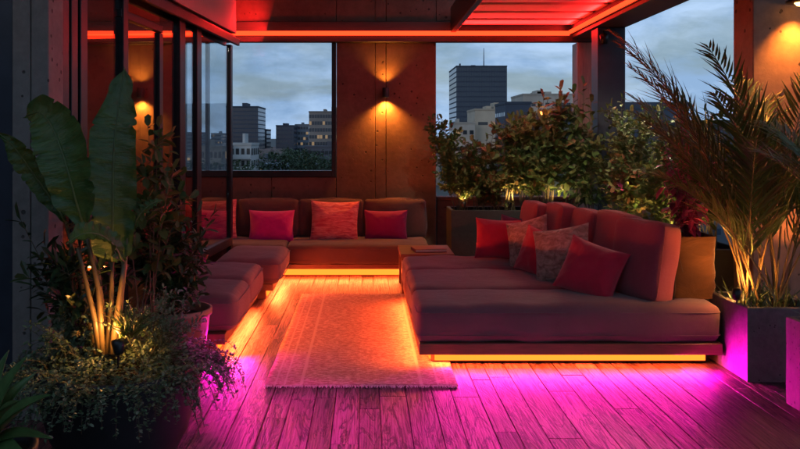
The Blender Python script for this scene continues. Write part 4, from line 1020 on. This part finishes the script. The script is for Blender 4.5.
b=MB(); zt=PZ(65.5,450)-GZ; b.tube([(PX(489,450)-PX(481.75,450),0,zt),(PX(489,450)-PX(481.75,450),0,PZ(44,450)-GZ)],.35,.15,6); b.tube([(-10.5,-5,zt),(-10.5,-5,zt+2.5)],.5,.5,6); b.build('mast',M['steelblue'],tw)
building('windowless cream block in front of the tall dark tower',475,507,108.5,260,20,(.42,.36,.28),3,F3,.12,2,'grid',roofbits=3,seed=14)
building('lower cream block at the left foot of the tall dark tower',455,475,122,250,18,(.36,.33,.29),4,F3,.25,3,'grid',seed=15)
building('plain slate blue block right of the cream block',505.5,531,101.5,200,16,(.045,.06,.09),5,F1,.2,3,'grid',roofbits=0,seed=16)
building('beige concrete block behind the tall oval leaved shrub',523,572,93.5,270,22,(.36,.33,.29),5,F3,.2,7,'grid',roofbits=3,seed=17)
building('dark low block with a few lit windows behind the lantern',531,548,113,190,12,(.05,.055,.07),5,F2,.35,4,'grid',roofbits=0,seed=18)
building('flat slate blue building right of the slate post',590,688,102,70,16,(.055,.075,.11),6,F1,.15,4,'grid',roofbits=0,seed=19)
building('lower flat slate building behind the palm',688.5,760,120,66,14,(.05,.07,.10),5,F1,.15,4,'grid',roofbits=0,seed=20)
# low houses: build a few kinds, copy them
rng=random.Random(77)
hproto=[]
for k,(w,d,h,c) in enumerate(((9,8,6,(.45,.42,.38)),(14,9,8,(.30,.26,.23)),(11,10,10,(.5,.5,.5)),(18,10,7,(.2,.2,.22)))):
    t=thing('town_house','x','house',(0,0,GZ)); b=MB(); b.box(-w/2,w/2,-d/2,d/2,0,h); b.build('wall',bmat(c),t)
    b=MB(); 
    if k%2==0: b.add([(-w/2-.3,-d/2-.3,h),(w/2+.3,-d/2-.3,h),(w/2+.3,d/2+.3,h),(-w/2-.3,d/2+.3,h),(-w/2+1,0,h+2),(w/2-1,0,h+2)],[(0,1,5,4),(2,3,4,5),(0,4,3),(1,2,5),(3,2,1,0)])
    else: b.box(-w/2-.2,w/2+.2,-d/2-.2,d/2+.2,h+.002,h+.5)
    b.build('roof',bmat((.14,.10,.09) if k%2==0 else (.16,.17,.19)),t)
    b=MB(); nf=max(2,int(h/3)); 
    for f in range(nf):
        for q in range(int(w/2.6)):
            x=-w/2+.8+q*2.6; z=f*h/nf+.9; b.add([(x,-d/2-.05,z),(x+1.4,-d/2-.05,z),(x+1.4,-d/2-.05,z+1.3),(x,-d/2-.05,z+1.3)],[(0,1,2,3)])
    b.build('windows',F3,t); hproto.append(t)
used=[False]*4
TAKEN=[(224,253,190),(190,224,175)]
kinds=['cream house with hipped roof','brown flat roofed block','grey house with hipped roof','wide dark flat roofed block']
for i in range(64):
    k=rng.randrange(4); D=rng.choice([230,260,300,340,390,460,540,650,800])+rng.uniform(-12,12); px=rng.uniform(180,345) if i%3 else rng.uniform(436,560)
    o=hproto[k] if not used[k] else copy_tree(hproto[k]); used[k]=True
    o.location=(PX(px,D),D+30,GZ); o.rotation_euler=(0,0,R(rng.uniform(-20,20)))
    o['label']=kinds[k]+' among the low rooftops below the towers'; o['group']='low houses of the city: '+kinds[k]
# trees
def city_tree(rng,h,w):
    S=MB(); F=MB(); S.tube([(0,0,0),(0.1,0,h*.3),(0,.1,h*.6)],.3,.15,6)
    for k in range(5): a=rng.uniform(0,6.28); S.tube([(0,0,h*.35),(math.cos(a)*w*.25,math.sin(a)*w*.25,h*.6)],.15,.05,4)
    cl=[(Vector((rng.uniform(-.32,.32)*w,rng.uniform(-.32,.32)*w,h*rng.uniform(.42,.85))),rng.uniform(.14,.24)*w) for _ in range(12)]
    for i in range(1500):
        c,r=rng.choice(cl); v=Vector((rng.gauss(0,1),rng.gauss(0,1),rng.gauss(0,.8))); v=v.normalized()*r*rng.uniform(.55,1.05)
        F.leaf(c+v,(rng.uniform(-1,1),rng.uniform(-1,1),rng.uniform(-.6,.6)),(0,0,1),rng.uniform(.4,.8),.4,.2,.2)
    return S,F
tp=[]
for k,(h,w) in enumerate(((9,9),(12,9),(8,11))):
    t=thing('city_tree','x','tree',(0,0,GZ)); S,F=city_tree(random.Random(90+k),h,w); S.build('trunk',M['bark'],t); F.build('crown',M['lftree'],t); tp.append(t)
spots=[(283,154,205,2,'rounded bright green tree in the middle of the window foot'),(318,156,200,2,'wide green tree at the right of the window foot'),(330,156,215,0,'green tree beside the wide one at the window foot'),(237,162,165,0,'green tree at the left corner of the window foot'),(266,152,240,1,'dark tree right of the white flats'),(274,150,260,1,'tall dark tree left of the bright green one'),(292,147,260,1,'tall dark tree in the middle below the grey block'),(298,146,255,1,'dark tree below the grey banded block'),(305,152,235,0,'tree between the two green crowns'),(258,160,210,0,'small tree before the dark roofed hall'),(196,160,160,0,'tree at the foot of the beige flats'),(210,165,150,2,'low wide tree seen through the glass doors'),(254,148,300,1,'far dark tree behind the white flats'),(286,146,330,1,'far tree below the square dark block'),(450,150,200,1,'dark tree behind the wispy shrub'),(465,155,190,0,'tree below the lower cream block')]
for i,(px,top,D,k,lab) in enumerate(spots):
    o=tp[k] if i in (0,2,4) and (k,i) in ((2,0),(0,2),(1,4)) else copy_tree(tp[k])
    hh=(9,12,8)[k]*1.0; s=(PZ(top,D)-GZ)/hh; o.location=(PX(px,D),D,GZ); o.scale=(s*.95,s*.95,s); o.rotation_euler=(0,0,i*1.3); o['label']=lab; o['category']='tree'; o['group']='city trees below the towers'

# ------------------------------------------------------------------ magenta wash: unseen spots added to spread the glow over deck and planters
spot('magenta_fill_left',(-.15,3.7,2.9),(-.42,4.05,0),620,MAG,31,1.0,.06)
spot('magenta_fill_right',(1.0,3.5,2.9),(1.0,3.95,0),520,MAG,44,1.0,.06)
spot('magenta_fill_middle',(.2,3.0,2.9),(.25,3.55,0),430,(.95,.004,.78),46,1.0,.06)
spot('planter_fill_far',(.6,4.70,.30),(2.27,4.88,.24),26,MAG,22,1.0,.04)  # floating lamp added to tint the far planter's left face
spot('planter_fill_near',(.4,3.95,.5),(2.3,4.10,.26),60,MAG,27,1.0,.04)  # same kind of added lamp for the near planter

# ------------------------------------------------------------------ world
w=bpy.data.worlds.new('World'); scene.world=w; w.use_nodes=True; nt=w.node_tree
for n_ in list(nt.nodes): nt.nodes.remove(n_)
out=nt.nodes.new('ShaderNodeOutputWorld'); bg=nt.nodes.new('ShaderNodeBackground')
sky=nt.nodes.new('ShaderNodeTexSky'); sky.sky_type='NISHITA'; sky.sun_disc=False; sky.sun_elevation=R(8); sky.sun_rotation=R(200); sky.air_density=1.0; sky.dust_density=1.0; sky.ozone_density=2.0
tc=nt.nodes.new('ShaderNodeTexCoord'); mp=nt.nodes.new('ShaderNodeMapping'); mp.inputs['Scale'].default_value=(3,3,11); mp.inputs['Location'].default_value=(.3,.4,.2); nt.links.new(tc.outputs['Generated'],mp.inputs[0])
cn=noise_tex(nt,mp.outputs[0],1.5,7,.55,.3); mp2=nt.nodes.new('ShaderNodeMapping'); mp2.inputs['Scale'].default_value=(6,6,14); nt.links.new(tc.outputs['Generated'],mp2.inputs[0]); cn2=noise_tex(nt,mp2.outputs[0],1.6,6,.6,.2)
SKYK=5.0
cm=ramp(nt,cn,[(.40,grey(.45)),(.56,grey(1))])
cc=ramp(nt,cn2,[(.38,(.90*SKYK,1.42*SKYK,2.2*SKYK)),(.64,(1.6*SKYK,2.2*SKYK,3.05*SKYK))])
mixed=mixc(nt,cm,sky.outputs[0],cc)
nt.links.new(mixed,bg.inputs['Color']); bg.inputs['Strength'].default_value=.065; nt.links.new(bg.outputs[0],out.inputs['Surface'])
sl=bpy.data.lights.new('sun','SUN'); sl.energy=.25; sl.angle=R(10); sl.color=(1,.85,.75); so_=bpy.data.objects.new('sun',sl); COL.objects.link(so_)
az=R(200); el=R(8); dsun=Vector((math.sin(az)*math.cos(el),math.cos(az)*math.cos(el),math.sin(el))); so_.rotation_euler=dsun.to_track_quat('Z','Y').to_euler()

# ------------------------------------------------------------------ camera
cam=bpy.data.cameras.new('camera'); co=bpy.data.objects.new('camera',cam); COL.objects.link(co); co.location=(0,0,EYE); co.rotation_euler=(R(90),0,0)
cam.sensor_width=36; cam.lens=36; cam.shift_x=(400-366)/800; cam.shift_y=-(224.5-138)/800; cam.clip_end=30000; cam.clip_start=.05
scene.camera=co
scene.view_settings.view_transform='Standard'; scene.view_settings.look='None'; scene.view_settings.exposure=0; scene.view_settings.gamma=1; scene.view_settings.use_curve_mapping=False
scene.cycles.use_denoising=True; scene.cycles.max_bounces=8; scene.cycles.transparent_max_bounces=12; scene.cycles.sample_clamp_indirect=4; scene.cycles.caustics_reflective=False; scene.cycles.caustics_refractive=False
